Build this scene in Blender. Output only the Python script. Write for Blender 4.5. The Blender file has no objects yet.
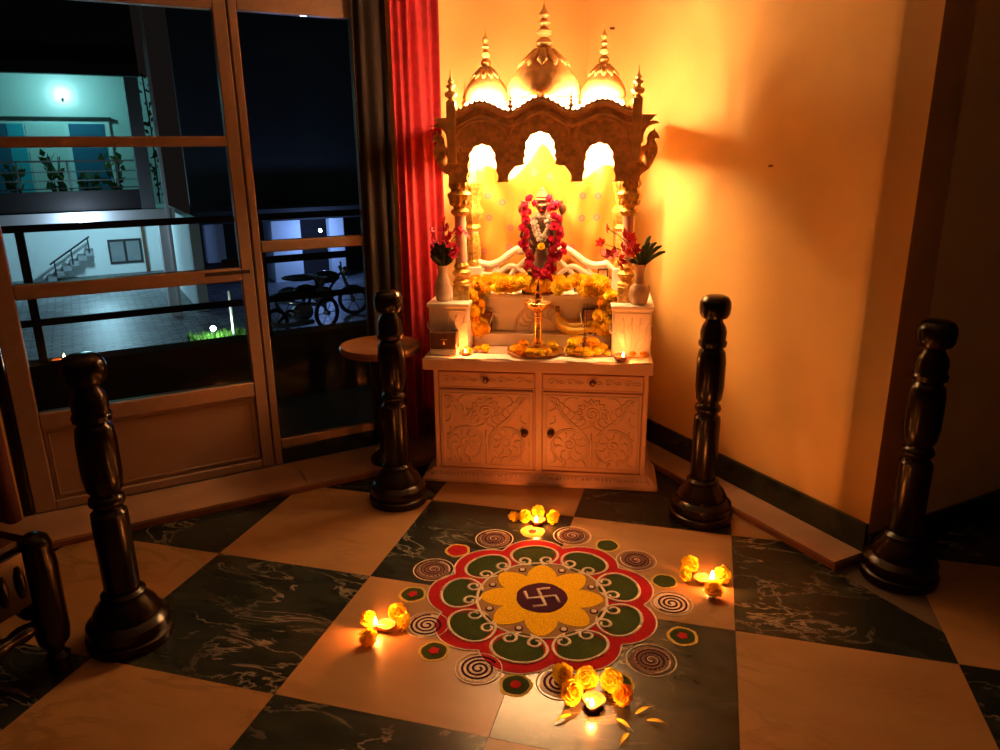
import bpy, bmesh, math, random
from math import sin, cos, pi, radians, atan2, hypot
from mathutils import Vector, Matrix
random.seed(7)
sc = bpy.context.scene
col = sc.collection

# ------------------------------------------------------------------ camera
F_PX = 741.74
CAM = Vector((1.6472, -2.6359, 1.3906)); YAW, PITCH, ROLL = -0.27527, 0.29220, -0.01183
_f = Vector((sin(YAW)*cos(PITCH), cos(YAW)*cos(PITCH), -sin(PITCH)))
_r = Vector((cos(YAW), -sin(YAW), 0)); _u = _r.cross(_f)
_c, _s = cos(ROLL), sin(ROLL)
_r, _u = _c*_r + _s*_u, -_s*_r + _c*_u
cd = bpy.data.cameras.new('camera'); cam = bpy.data.objects.new('camera', cd); col.objects.link(cam)
cd.sensor_width = 36; cd.lens = F_PX/1000*36; cd.clip_start = .02; cd.clip_end = 200
cam.matrix_world = Matrix(((_r.x, _u.x, -_f.x, CAM.x), (_r.y, _u.y, -_f.y, CAM.y), (_r.z, _u.z, -_f.z, CAM.z), (0, 0, 0, 1)))
sc.camera = cam

# ------------------------------------------------------------------ world, exposure
w = bpy.data.worlds.new('night'); sc.world = w; w.use_nodes = True
w.node_tree.nodes['Background'].inputs[0].default_value = (.0065, .005, .0045, 1)
w.node_tree.nodes['Background'].inputs[1].default_value = 1.0
sc.view_settings.view_transform = 'Standard'; sc.view_settings.look = 'None'
sc.view_settings.gamma = 1; sc.view_settings.use_curve_mapping = False
sc.view_settings.exposure = 0.55
try:
    sc.cycles.use_denoising = True; sc.cycles.max_bounces = 8; sc.cycles.transparent_max_bounces = 12
except Exception: pass
LED_TOP, BACK_FILL, LED_IN, FLAME_W = 560.0, 110.0, 330.0, 4.5
WARM = (1.0, .56, .17); FLAMEC = (1.0, .23, .032)

# ------------------------------------------------------------------ frames of reference
ANG = radians(7.9); OT = Vector((1.002, .2365, 0))
UT = Vector((cos(ANG), sin(ANG), 0)); VT = Vector((-sin(ANG), cos(ANG), 0))
def TW(u, v, z): return OT + UT*u + VT*v + Vector((0, 0, z))
CW = Vector((1.0066, 1.2682, 0))
AL = radians(44.85); DL = Vector((cos(AL), sin(AL), 0)); NL = Vector((DL.y, -DL.x, 0))
def WL(s, off, z): return CW - DL*s + NL*off + Vector((0, 0, z))      # left wall: s from corner, off into the room
AR = radians(-47.2); DR = Vector((cos(AR), sin(AR), 0)); NR = Vector((DR.y, -DR.x, 0))
def WR(s, off, z): return CW + DR*s + NR*off + Vector((0, 0, z))      # right wall
STEP = .035

# ------------------------------------------------------------------ materials
def mat(name, c, rough=.5, metal=0, noise=None, bump=None, spec=.5, emit=None, sub=0, c2=None, coat=0):
    m = bpy.data.materials.get(name)
    if m: return m
    m = bpy.data.materials.new(name); m.use_nodes = True
    nt = m.node_tree; b = nt.nodes['Principled BSDF']
    b.inputs['Base Color'].default_value = (*c, 1); b.inputs['Roughness'].default_value = rough
    b.inputs['Metallic'].default_value = metal; b.inputs['Specular IOR Level'].default_value = spec
    if coat: b.inputs['Coat Weight'].default_value = coat; b.inputs['Coat Roughness'].default_value = .15
    if sub: b.inputs['Subsurface Weight'].default_value = sub; b.inputs['Subsurface Radius'].default_value = (.02, .01, .004); b.inputs['Subsurface Scale'].default_value = .3
    if emit: b.inputs['Emission Color'].default_value = (*emit[0], 1); b.inputs['Emission Strength'].default_value = emit[1]
    tc = nt.nodes.new('ShaderNodeTexCoord')
    if noise:
        n = nt.nodes.new('ShaderNodeTexNoise'); n.inputs['Scale'].default_value = noise[0]; n.inputs['Detail'].default_value = 6
        r = nt.nodes.new('ShaderNodeValToRGB'); a = noise[1]
        lo = c2 if c2 else tuple(max(0, x*(1-a)) for x in c)
        r.color_ramp.elements[0].color = (*lo, 1); r.color_ramp.elements[1].color = (*[min(1, x*(1+a*.5)) for x in c], 1)
        r.color_ramp.elements[0].position = .32; r.color_ramp.elements[1].position = .68
        nt.links.new(tc.outputs['Object'], n.inputs['Vector']); nt.links.new(n.outputs['Fac'], r.inputs[0]); nt.links.new(r.outputs[0], b.inputs['Base Color'])
    if bump:
        n = nt.nodes.new('ShaderNodeTexNoise'); n.inputs['Scale'].default_value = bump[0]; n.inputs['Detail'].default_value = 4
        bp = nt.nodes.new('ShaderNodeBump'); bp.inputs['Strength'].default_value = bump[1]; bp.inputs['Distance'].default_value = bump[2]
        nt.links.new(tc.outputs['Object'], n.inputs['Vector']); nt.links.new(n.outputs['Fac'], bp.inputs['Height']); nt.links.new(bp.outputs[0], b.inputs['Normal'])
    return m

def marble(name, base, vein, scale, width, rough, cloud):
    m = bpy.data.materials.new(name); m.use_nodes = True; nt = m.node_tree; b = nt.nodes['Principled BSDF']; L = nt.links.new
    b.inputs['Roughness'].default_value = rough; b.inputs['Specular IOR Level'].default_value = .28
    tc = nt.nodes.new('ShaderNodeTexCoord'); oi = nt.nodes.new('ShaderNodeObjectInfo')
    mul = nt.nodes.new('ShaderNodeVectorMath'); mul.operation = 'MULTIPLY_ADD'
    cmb = nt.nodes.new('ShaderNodeCombineXYZ')
    for k, s in enumerate((17., 31., 7.)):
        mm = nt.nodes.new('ShaderNodeMath'); mm.operation = 'MULTIPLY'; mm.inputs[1].default_value = s
        L(oi.outputs['Random'], mm.inputs[0]); L(mm.outputs[0], cmb.inputs[k])
    mul.inputs[1].default_value = (1, 1, 1); L(tc.outputs['Object'], mul.inputs[0]); L(cmb.outputs[0], mul.inputs[2])
    stretch = nt.nodes.new('ShaderNodeMapping'); stretch.inputs['Rotation'].default_value = (0, 0, .5); stretch.inputs['Scale'].default_value = (1, 2.2, 1)
    L(mul.outputs[0], stretch.inputs[0])
    n = nt.nodes.new('ShaderNodeTexNoise'); n.inputs['Scale'].default_value = scale; n.inputs['Detail'].default_value = 8; n.inputs['Roughness'].default_value = .6; n.inputs['Distortion'].default_value = .8
    L(stretch.outputs[0], n.inputs['Vector'])
    s1 = nt.nodes.new('ShaderNodeMath'); s1.operation = 'SUBTRACT'; s1.inputs[1].default_value = .5; L(n.outputs['Fac'], s1.inputs[0])
    ab = nt.nodes.new('ShaderNodeMath'); ab.operation = 'ABSOLUTE'; L(s1.outputs[0], ab.inputs[0])
    rp = nt.nodes.new('ShaderNodeValToRGB'); rp.color_ramp.elements[0].position = 0; rp.color_ramp.elements[0].color = (1, 1, 1, 1)
    rp.color_ramp.elements[1].position = width; rp.color_ramp.elements[1].color = (0, 0, 0, 1); L(ab.outputs[0], rp.inputs[0])
    n2 = nt.nodes.new('ShaderNodeTexNoise'); n2.inputs['Scale'].default_value = scale*.9; n2.inputs['Detail'].default_value = 5; L(mul.outputs[0], n2.inputs['Vector'])
    r2 = nt.nodes.new('ShaderNodeValToRGB'); r2.color_ramp.elements[0].position = .45; r2.color_ramp.elements[1].position = .72; L(n2.outputs['Fac'], r2.inputs[0])
    m1 = nt.nodes.new('ShaderNodeMath'); m1.operation = 'MULTIPLY'; L(rp.outputs[0], m1.inputs[0]); L(r2.outputs[0], m1.inputs[1])
    n3 = nt.nodes.new('ShaderNodeTexNoise'); n3.inputs['Scale'].default_value = scale*1.7; n3.inputs['Detail'].default_value = 9; L(stretch.outputs[0], n3.inputs['Vector'])
    bc = nt.nodes.new('ShaderNodeMix'); bc.data_type = 'RGBA'; bc.inputs[6].default_value = (*base, 1); bc.inputs[7].default_value = (*cloud, 1)
    r3 = nt.nodes.new('ShaderNodeValToRGB'); r3.color_ramp.elements[0].position = .4; r3.color_ramp.elements[1].position = .75; L(n3.outputs['Fac'], r3.inputs[0]); L(r3.outputs[0], bc.inputs[0])
    mx = nt.nodes.new('ShaderNodeMix'); mx.data_type = 'RGBA'; mx.inputs[7].default_value = (*vein, 1)
    L(m1.outputs[0], mx.inputs[0]); L(bc.outputs[2], mx.inputs[6]); L(mx.outputs[2], b.inputs['Base Color'])
    return m

def glass_mat():
    m = bpy.data.materials.new('window_glass'); m.use_nodes = True; nt = m.node_tree
    for n in list(nt.nodes):
        if n.type == 'BSDF_PRINCIPLED': nt.nodes.remove(n)
    t = nt.nodes.new('ShaderNodeBsdfTransparent'); t.inputs[0].default_value = (.82, .84, .84, 1)
    g = nt.nodes.new('ShaderNodeBsdfGlossy'); g.inputs['Roughness'].default_value = .03
    fr = nt.nodes.new('ShaderNodeFresnel'); fr.inputs[0].default_value = 1.25
    mx = nt.nodes.new('ShaderNodeMixShader'); nt.links.new(fr.outputs[0], mx.inputs[0]); nt.links.new(t.outputs[0], mx.inputs[1]); nt.links.new(g.outputs[0], mx.inputs[2])
    nt.links.new(mx.outputs[0], nt.nodes['Material Output'].inputs[0]); return m

def cloth_print_mat():
    m = bpy.data.materials.new('printed_yellow_cloth'); m.use_nodes = True; nt = m.node_tree; b = nt.nodes['Principled BSDF']; L = nt.links.new
    b.inputs['Roughness'].default_value = .55; b.inputs['Sheen Weight'].default_value = .3
    tc = nt.nodes.new('ShaderNodeTexCoord')
    sep = nt.nodes.new('ShaderNodeSeparateXYZ'); L(tc.outputs['Object'], sep.inputs[0])
    cb = nt.nodes.new('ShaderNodeCombineXYZ'); L(sep.outputs[0], cb.inputs[0]); L(sep.outputs[2], cb.inputs[1])
    v = nt.nodes.new('ShaderNodeTexVoronoi'); v.inputs['Scale'].default_value = 9.5; v.inputs['Randomness'].default_value = .55; L(cb.outputs[0], v.inputs['Vector'])
    v.voronoi_dimensions = '2D'
    r = nt.nodes.new('ShaderNodeValToRGB'); e = r.color_ramp.elements
    e[0].position = 0; e[0].color = (1, 1, 1, 1); e[1].position = .06; e[1].color = (0, 0, 0, 1)
    x = r.color_ramp.elements.new(.09); x.color = (.9, .9, .9, 1); x = r.color_ramp.elements.new(.135); x.color = (.7, .7, .7, 1); x = r.color_ramp.elements.new(.15); x.color = (0, 0, 0, 1)
    L(v.outputs['Distance'], r.inputs[0])
    mx = nt.nodes.new('ShaderNodeMix'); mx.data_type = 'RGBA'; mx.inputs[6].default_value = (.60, .275, .034, 1); mx.inputs[7].default_value = (.45, .10, .20, 1)
    L(r.outputs[0], mx.inputs[0]); L(mx.outputs[2], b.inputs['Base Color'])
    tr = nt.nodes.new('ShaderNodeBsdfTranslucent'); L(mx.outputs[2], tr.inputs[0])
    ms = nt.nodes.new('ShaderNodeMixShader'); ms.inputs[0].default_value = .25; L(b.outputs[0], ms.inputs[1]); L(tr.outputs[0], ms.inputs[2])
    L(ms.outputs[0], nt.nodes['Material Output'].inputs[0]); return m

def petal_mat(name, c, c2, tl=.3):
    m = bpy.data.materials.new(name); m.use_nodes = True; nt = m.node_tree; b = nt.nodes['Principled BSDF']; L = nt.links.new
    b.inputs['Roughness'].default_value = .6
    tc = nt.nodes.new('ShaderNodeTexCoord'); n = nt.nodes.new('ShaderNodeTexNoise'); n.inputs['Scale'].default_value = 60; L(tc.outputs['Object'], n.inputs['Vector'])
    oi = nt.nodes.new('ShaderNodeObjectInfo'); ad = nt.nodes.new('ShaderNodeMath'); ad.operation = 'MULTIPLY_ADD'; ad.inputs[1].default_value = .5; L(oi.outputs['Random'], ad.inputs[0]); L(n.outputs['Fac'], ad.inputs[2])
    r = nt.nodes.new('ShaderNodeValToRGB'); r.color_ramp.elements[0].color = (*c2, 1); r.color_ramp.elements[1].color = (*c, 1); r.color_ramp.elements[0].position = .4; r.color_ramp.elements[1].position = 1
    L(ad.outputs[0], r.inputs[0]); L(r.outputs[0], b.inputs['Base Color'])
    tr = nt.nodes.new('ShaderNodeBsdfTranslucent'); L(r.outputs[0], tr.inputs[0]); ms = nt.nodes.new('ShaderNodeMixShader'); ms.inputs[0].default_value = tl
    L(b.outputs[0], ms.inputs[1]); L(tr.outputs[0], ms.inputs[2]); L(ms.outputs[0], nt.nodes['Material Output'].inputs[0]); return m

M = {}
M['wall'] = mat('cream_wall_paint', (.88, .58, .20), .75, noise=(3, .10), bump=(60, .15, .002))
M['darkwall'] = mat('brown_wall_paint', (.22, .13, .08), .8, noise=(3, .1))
M['ceil'] = mat('ceiling_paint', (.75, .66, .52), .9)
M['light_tile'] = marble('beige_marble', (.32, .18, .075), (.21, .115, .045), 2.2, .05, .32, (.38, .22, .10))
M['dark_tile'] = marble('dark_green_marble', (.012, .016, .013), (.36, .30, .22), 3.2, .018, .24, (.035, .038, .032))
M['mortar'] = mat('floor_mortar', (.10, .07, .05), .9)
M['step'] = mat('step_marble', (.40, .24, .15), .4, noise=(5, .25))
M['riser'] = mat('step_riser_red_stone', (.32, .13, .07), .5, noise=(8, .3))
M['skirt'] = mat('black_green_skirting', (.02, .028, .022), .25, noise=(9, .5))
M['frame'] = mat('bronze_aluminium_frame', (.36, .235, .165), .42, .3, noise=(40, .1))
M['doorpanel'] = mat('door_panel', (.36, .22, .14), .5, .2, noise=(4, .15))
M['glass'] = glass_mat()
M['curtain'] = mat('red_curtain', (.46, .022, .035), .75, noise=(25, .25))
M['browncurtain'] = mat('dark_brown_curtain', (.014, .006, .004), .9, noise=(25, .25))
M['darkcurtain'] = mat('maroon_curtain', (.10, .02, .015), .8, noise=(25, .25))
M['wood'] = mat('dark_polished_wood', (.008, .0035, .0025), .25, noise=(14, .5), spec=.3)
M['tablewood'] = mat('table_wood', (.20, .08, .035), .32, noise=(12, .35))
M['white'] = mat('white_marble_paint', (.76, .46, .31), .38, noise=(6, .10), bump=(90, .12, .002))
M['cream'] = mat('white_marble_smooth', (.86, .76, .64), .35, noise=(7, .06))
M['carve'] = mat('carving_marble', (.74, .49, .35), .40, noise=(20, .15))
M['copper'] = mat('canopy_copper_gold', (.84, .46, .15), .5, .05, noise=(30, .25), bump=(120, .35, .003))
M['copper2'] = mat('canopy_glare_gold', (.82, .44, .14), .5, .05, noise=(50, .35), bump=(150, .5, .004))  # fascia gold painted lighter than its own tone to stand in for glare
M['gold'] = mat('carved_gold_paint', (.78, .46, .10), .35, .55, noise=(70, .45), bump=(110, .8, .006))
M['brass'] = mat('brass', (.72, .42, .12), .25, .9, noise=(20, .15))
M['knob'] = mat('antique_knob', (.22, .10, .04), .3, .8)
M['stone'] = mat('dark_idol_stone', (.10, .045, .025), .4, noise=(30, .3))
M['goldmetal'] = mat('gold_metal', (.80, .50, .15), .3, .9)
M['bronze'] = mat('old_bronze', (.22, .10, .04), .65, .1, noise=(60, .3))
M['silver'] = mat('silver_cloth', (.45, .42, .38), .45, .4, noise=(60, .2))
M['basewood'] = mat('idol_base_wood', (.30, .12, .03), .4, noise=(14, .4))
M['cloth'] = cloth_print_mat()
M['whitecloth'] = mat('white_cloth', (.88, .80, .70), .8)
M['led'] = mat('led_strip_light', (1, .8, .5), .5, emit=((1.0, .56, .26), LED_TOP))
M['led3'] = mat('rear_fill_light', (1, .8, .5), .5, emit=((1.0, .60, .30), BACK_FILL))  # emission of the added rear strip
M['led2'] = mat('led_niche_light', (1, .8, .5), .5, emit=((1.0, .60, .25), LED_IN))
M['flame'] = mat('flame', (1, .6, .2), .5, emit=((1.0, .62, .22), 40))
M['clay'] = mat('clay_lamp', (.42, .17, .08), .7, noise=(40, .3))
M['wick'] = mat('cotton_wick', (.7, .6, .45), .9)
M['oil'] = mat('lamp_oil', (.55, .28, .06), .1)
M['marigold'] = petal_mat('marigold_orange', (1.0, .70, .02), (.95, .42, .008))
M['marigold_y'] = petal_mat('marigold_yellow', (1.0, .85, .04), (1.0, .62, .015))
M['pink'] = petal_mat('pink_petals', (.80, .03, .14), (.50, .01, .05))
M['whitefl'] = petal_mat('white_petals', (.9, .86, .78), (.75, .68, .56))
M['red'] = petal_mat('red_petals', (.62, .02, .02), (.32, .008, .01))
M['leaf'] = petal_mat('green_leaf', (.08, .14, .03), (.03, .07, .015), .2)
M['leafd'] = petal_mat('dark_green_leaf', (.035, .05, .012), (.015, .025, .006), .2)
M['banana'] = mat('banana_skin', (.85, .52, .04), .45, noise=(30, .2))
M['bananatip'] = mat('banana_stalk', (.25, .16, .03), .7)
M['vase'] = mat('vase_ceramic', (.62, .40, .24), .4, noise=(14, .25), bump=(60, .4, .004))
M['vasel'] = mat('vase_ceramic_carved', (.78, .56, .40), .4, noise=(20, .2), bump=(70, .6, .006))
M['box'] = mat('brown_box', (.13, .055, .025), .4, noise=(20, .3))
M['photo'] = mat('small_print', (.45, .10, .06), .5, noise=(70, .9), c2=(.75, .60, .45))
M['photob'] = mat('small_print_dark', (.30, .10, .05), .5, noise=(90, .9), c2=(.70, .55, .40))
M['pframe'] = mat('picture_frame', (.06, .025, .015), .4)
M['thread'] = mat('white_thread', (.85, .78, .68), .8)
M['stick'] = mat('incense_stick', (.06, .03, .02), .9)
def powder(n, c): return mat(n, c, .95, noise=(220, .35), bump=(500, .6, .002), spec=.1)
M['p_red'] = powder('red_powder', (.42, .012, .018)); M['p_green'] = powder('green_powder', (.035, .055, .012))
M['p_yellow'] = powder('yellow_powder', (.95, .52, .01)); M['p_purple'] = powder('purple_powder', (.055, .010, .035))
M['p_white'] = powder('white_powder', (.78, .66, .54)); M['p_mauve'] = powder('mauve_powder', (.20, .11, .08)); M['p_ltyellow'] = powder('pale_yellow_powder', (.62, .44, .10))
M['p_bg'] = powder('sand_powder', (.34, .20, .09))
# outdoors
def paving():
    m = bpy.data.materials.new('yard_paving'); m.use_nodes = True; nt = m.node_tree; b = nt.nodes['Principled BSDF']; L = nt.links.new; b.inputs['Roughness'].default_value = .5
    tc = nt.nodes.new('ShaderNodeTexCoord'); mp = nt.nodes.new('ShaderNodeMapping'); mp.inputs['Rotation'].default_value = (0, 0, -AL); L(tc.outputs['Object'], mp.inputs[0])
    br = nt.nodes.new('ShaderNodeTexBrick'); br.inputs['Color1'].default_value = (.26, .27, .28, 1); br.inputs['Color2'].default_value = (.10, .105, .11, 1); br.inputs['Mortar'].default_value = (.04, .04, .045, 1)
    br.inputs['Scale'].default_value = 1.6; br.inputs['Mortar Size'].default_value = .03; L(mp.outputs[0], br.inputs['Vector'])
    L(br.outputs['Color'], b.inputs['Base Color']); return m
M['yard'] = paving()
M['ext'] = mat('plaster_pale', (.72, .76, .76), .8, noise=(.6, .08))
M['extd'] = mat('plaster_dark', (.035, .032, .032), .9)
M['conc'] = mat('concrete_grey', (.22, .23, .24), .85, noise=(2, .2))
M['parapet'] = mat('parapet_plaster', (.10, .065, .045), .9)
M['rail'] = mat('painted_black_rail', (.012, .012, .014), .5)
M['steel'] = mat('steel_rail', (.45, .48, .48), .35, .8)
M['bluecloth'] = mat('cyan_curtain', (.03, .42, .55), .8)
M['bluedoor'] = mat('blue_door', (.02, .13, .24), .6)
M['whitetrim'] = mat('white_trim', (.8, .82, .82), .6)
M['lampw'] = mat('cool_lamp_glow', (1, 1, 1), .5, emit=((.55, .95, 1.0), 30)); M['lampb'] = mat('blue_white_lamp', (1, 1, 1), .5, emit=((.6, .8, 1.0), 60))
M['grass'] = mat('lit_grass', (.10, .28, .03), .8, noise=(8, .5))
M['black'] = mat('black_rubber', (.01, .01, .012), .6); M['bikepaint'] = mat('bike_paint', (.03, .02, .02), .25); M['chrome'] = mat('chrome', (.6, .6, .62), .2, 1)
M['sticker'] = mat('black_sticker', (.02, .015, .012), .6)

# ------------------------------------------------------------------ mesh builder
class MB:
    def __init__(s): s.v = []; s.f = []
    def _a(s, vs, fs):
        o = len(s.v); s.v += [tuple(p) for p in vs]; s.f += [tuple(i+o for i in q) for q in fs]; return s
    def box(s, x0, x1, y0, y1, z0, z1, T=None):
        vs = [(x, y, z) for z in (z0, z1) for (x, y) in ((x0, y0), (x1, y0), (x1, y1), (x0, y1))]
        if T: vs = [T(*p) for p in vs]
        return s._a(vs, [(3, 2, 1, 0), (4, 5, 6, 7), (0, 1, 5, 4), (1, 2, 6, 5), (2, 3, 7, 6), (3, 0, 4, 7)])
    def cbox(s, x0, x1, y0, y1, z0, z1, c=.004, T=None):      # box with chamfered edges (12 + caps)
        b = bmesh.new(); vs = [b.verts.new(p) for p in [(x, y, z) for z in (z0, z1) for (x, y) in ((x0, y0), (x1, y0), (x1, y1), (x0, y1))]]
        for q in [(3, 2, 1, 0), (4, 5, 6, 7), (0, 1, 5, 4), (1, 2, 6, 5), (2, 3, 7, 6), (3, 0, 4, 7)]: b.faces.new([vs[i] for i in q])
        bmesh.ops.bevel(b, geom=b.edges[:], offset=c, segments=1, affect='EDGES')
        b.verts.index_update(); vv = [tuple(v.co) for v in b.verts]; ff = [tuple(v.index for v in f.verts) for f in b.faces]; b.free()
        if T: vv = [T(*p) for p in vv]
        return s._a(vv, ff)
    def lathe(s, prof, n=24, cx=0, cy=0, cz=0, rib=0, ribn=0, axis=None):
        vs = []; fs = []
        for (r, z) in prof:
            for k in range(n):
                a = 2*pi*k/n; rr = r*(1 + (rib*abs(cos(a*ribn/2)) if ribn else 0))
                vs.append((cx+rr*cos(a), cy+rr*sin(a), cz+z))
        m = len(prof)
        for i in range(m-1):
            for k in range(n): fs.append((i*n+k, i*n+(k+1) % n, (i+1)*n+(k+1) % n, (i+1)*n+k))
        fs.append(tuple(reversed(range(n)))); fs.append(tuple((m-1)*n+k for k in range(n)))
        return s._a(vs, fs)
    def tube(s, pts, r, n=6, flat=1.0, closed=False, cap=True):
        pts = [Vector(p) for p in pts]; m = len(pts); rs = r if isinstance(r, (list, tuple)) else [r]*m
        vs = []; prev = None
        for i, p in enumerate(pts):
            a = pts[(i-1) % m] if (closed or i > 0) else p; b = pts[(i+1) % m] if (closed or i < m-1) else p
            t = (b-a); t = t.normalized() if t.length > 1e-9 else Vector((0, 0, 1))
            if prev is None:
                ref = Vector((0, 0, 1)) if abs(t.z) < .9 else Vector((0, 1, 0))
                x = t.cross(ref).normalized()
            else:
                x = prev - t*prev.dot(t); x = x.normalized() if x.length > 1e-6 else t.orthogonal().normalized()
            prev = x; y = t.cross(x)
            for k in range(n):
                an = 2*pi*k/n; vs.append(p + x*(cos(an)*rs[i]) + y*(sin(an)*rs[i]*flat))
        fs = []
        for i in range(m if closed else m-1):
            j = (i+1) % m
            for k in range(n): fs.append((i*n+k, i*n+(k+1) % n, j*n+(k+1) % n, j*n+k))
        if cap and not closed: fs.append(tuple(reversed(range(n)))); fs.append(tuple((m-1)*n+k for k in range(n)))
        return s._a(vs, fs)
    def prism(s, poly, T0, T1):
        n = len(poly); vs = [T0(*p) for p in poly] + [T1(*p) for p in poly]
        fs = [tuple(reversed(range(n))), tuple(range(n, 2*n))] + [(i, (i+1) % n, n+(i+1) % n, n+i) for i in range(n)]
        return s._a(vs, fs)
    def ell(s, c, r, nu=10, nv=7):
        vs = []; fs = []; c = Vector(c); r = r if isinstance(r, (tuple, list)) else (r, r, r)
        for j in range(nv+1):
            t = pi*j/nv
            for k in range(nu): a = 2*pi*k/nu; vs.append((c.x+r[0]*sin(t)*cos(a), c.y+r[1]*sin(t)*sin(a), c.z-r[2]*cos(t)))
        for j in range(nv):
            for k in range(nu): fs.append((j*nu+k, j*nu+(k+1) % nu, (j+1)*nu+(k+1) % nu, (j+1)*nu+k))
        return s._a(vs, fs)
    def grid(s, nu, nv, fn):
        vs = [fn(i/nu, j/nv) for j in range(nv+1) for i in range(nu+1)]
        fs = [(j*(nu+1)+i, j*(nu+1)+i+1, (j+1)*(nu+1)+i+1, (j+1)*(nu+1)+i) for j in range(nv) for i in range(nu)]
        return s._a(vs, fs)
    def mesh(s, name, m, smooth=False):
        me = bpy.data.meshes.new(name); me.from_pydata(s.v, [], s.f); me.validate(); me.materials.append(M[m] if isinstance(m, str) else m)
        b = bmesh.new(); b.from_mesh(me); bmesh.ops.remove_doubles(b, verts=b.verts, dist=1e-6)
        if len(b.faces) < 4000: bmesh.ops.recalc_face_normals(b, faces=b.faces)
        b.to_mesh(me); b.free()
        if smooth:
            for p in me.polygons: p.use_smooth = True
            if smooth != 'all':
                try: me.set_sharp_from_angle(angle=radians(38))
                except Exception: pass
        return me
    def build(s, name, m, parent=None, smooth=False, loc=None, rot=None):
        return link(name, s.mesh(name, m, smooth), parent, loc, rot)
def link(name, me, parent=None, loc=None, rot=None, scale=None):
    o = bpy.data.objects.new(name, me); col.objects.link(o); o.parent = parent
    if loc is not None: o.location = loc
    if rot is not None: o.rotation_euler = rot if isinstance(rot, (tuple, list)) or hasattr(rot, 'order') else (0, 0, rot)
    if scale is not None: o.scale = scale if isinstance(scale, (tuple, list)) else (scale,)*3
    return o
def tag(o, label=None, cat=None, group=None, kind=None):
    if label: o['label'] = label
    if cat: o['category'] = cat
    if group: o['group'] = group
    if kind: o['kind'] = kind
    return o
def thing(name, label, cat, loc=(0, 0, 0), rotz=0, group=None):
    o = bpy.data.objects.new(name, None); o.empty_display_size = .05; col.objects.link(o); o.location = loc; o.rotation_euler = (0, 0, rotz)
    return tag(o, label, cat, group)
def copytree(o, loc=None, rotz=None, parent=None):
    c = o.copy(); col.objects.link(c); c.parent = parent
    if loc is not None: c.location = loc
    if rotz is not None: c.rotation_euler = (0, 0, rotz)
    for ch in o.children: copytree(ch, None, None, c)
    return c
def lerp(a, b, t): return a+(b-a)*t
def bez(P, n=12):
    out = []
    for i in range(n+1):
        t = i/n; q = [Vector(p) for p in P]
        while len(q) > 1: q = [q[k]*(1-t)+q[k+1]*t for k in range(len(q)-1)]
        out.append(q[0])
    return out
def spline(P, n=6):                                   # Catmull-Rom through points
    P = [Vector(p) for p in P]; out = []
    for i in range(len(P)-1):
        a = P[i-1] if i else P[i]*2-P[i+1]; b, c = P[i], P[i+1]; d = P[i+2] if i+2 < len(P) else c*2-b
        for k in range(n):
            t = k/n; out.append(.5*((2*b)+(c-a)*t+(2*a-5*b+4*c-d)*t*t+(3*b-a-3*c+d)*t**3))
    out.append(P[-1]); return out
def point_light(name, parent, loc, watt, c, r=.01):
    l = bpy.data.lights.new(name, 'POINT'); l.energy = watt; l.color = c; l.shadow_soft_size = r
    o = bpy.data.objects.new(name, l); col.objects.link(o); o.parent = parent; o.location = loc; return o

# ================================================================== THE ROOM
# ---- floor of checkered marble slabs
def clip(poly, p0, n):                                # keep the side where (p-p0).n >= 0
    out = []
    for i in range(len(poly)):
        a, b = poly[i], poly[(i+1) % len(poly)]; da = (a[0]-p0.x)*n.x+(a[1]-p0.y)*n.y; db = (b[0]-p0.x)*n.x+(b[1]-p0.y)*n.y
        if da >= 0: out.append(a)
        if (da >= 0) != (db >= 0): t = da/(da-db); out.append((a[0]+(b[0]-a[0])*t, a[1]+(b[1]-a[1])*t))
    return out
SL, SR = .265, .148                                   # step widths at left and right wall
R_END = 1.822
RETD = -NR                                            # direction of the return wall (away from the room)
T = .6; G = .0007
floor = MB().prism([(-4, -3.8), (4.5, -3.8), (4.5, 2.6), (-4, 2.6)] if False else
                   [tuple(clip([(-4.2, -3.9), (5.2, -3.9), (5.2, 2.6), (-4.2, 2.6)], WL(0, .0, 0), NL)[i]) for i in range(len(clip([(-4.2, -3.9), (5.2, -3.9), (5.2, 2.6), (-4.2, 2.6)], WL(0, .0, 0), NL)))],
                   lambda x, y: (x, y, -.06), lambda x, y: (x, y, -.004)).build('floor', 'mortar')
tag(floor, 'checkered floor of beige and dark green marble slabs', 'floor', kind='structure')
for c in range(-6, 8):
    for r in range(-4, 6):
        x0, x1, y1, y0 = c*T+G, (c+1)*T-G, -r*T-G, -(r+1)*T+G
        p = [(x0, y0), (x1, y0), (x1, y1), (x0, y1)]
        p = clip(p, WL(0, SL, 0), NL)
        mx_, my_ = (x0+x1)/2, (y0+y1)/2
        if c <= 3: p = clip(p, WR(0, SR, 0), NR)
        else: p = clip(p, WR(R_END, 0, 0), Vector((RETD.y, -RETD.x, 0))) if (Vector((mx_, my_, 0))-WR(R_END, 0, 0)).dot(RETD) > -.1 else p
        if len(p) < 3: continue
        area = abs(sum(p[i][0]*p[(i+1) % len(p)][1]-p[(i+1) % len(p)][0]*p[i][1] for i in range(len(p))))/2
        if area < .003: continue
        m = 'dark_tile' if (c+r) % 2 else 'light_tile'
        MB().prism([(a-mx_, b-my_) for a, b in p], lambda x, y: (x, y, -.02), lambda x, y: (x, y, 0)).build('floor_tile', m, floor, loc=(mx_, my_, 0))

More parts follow.
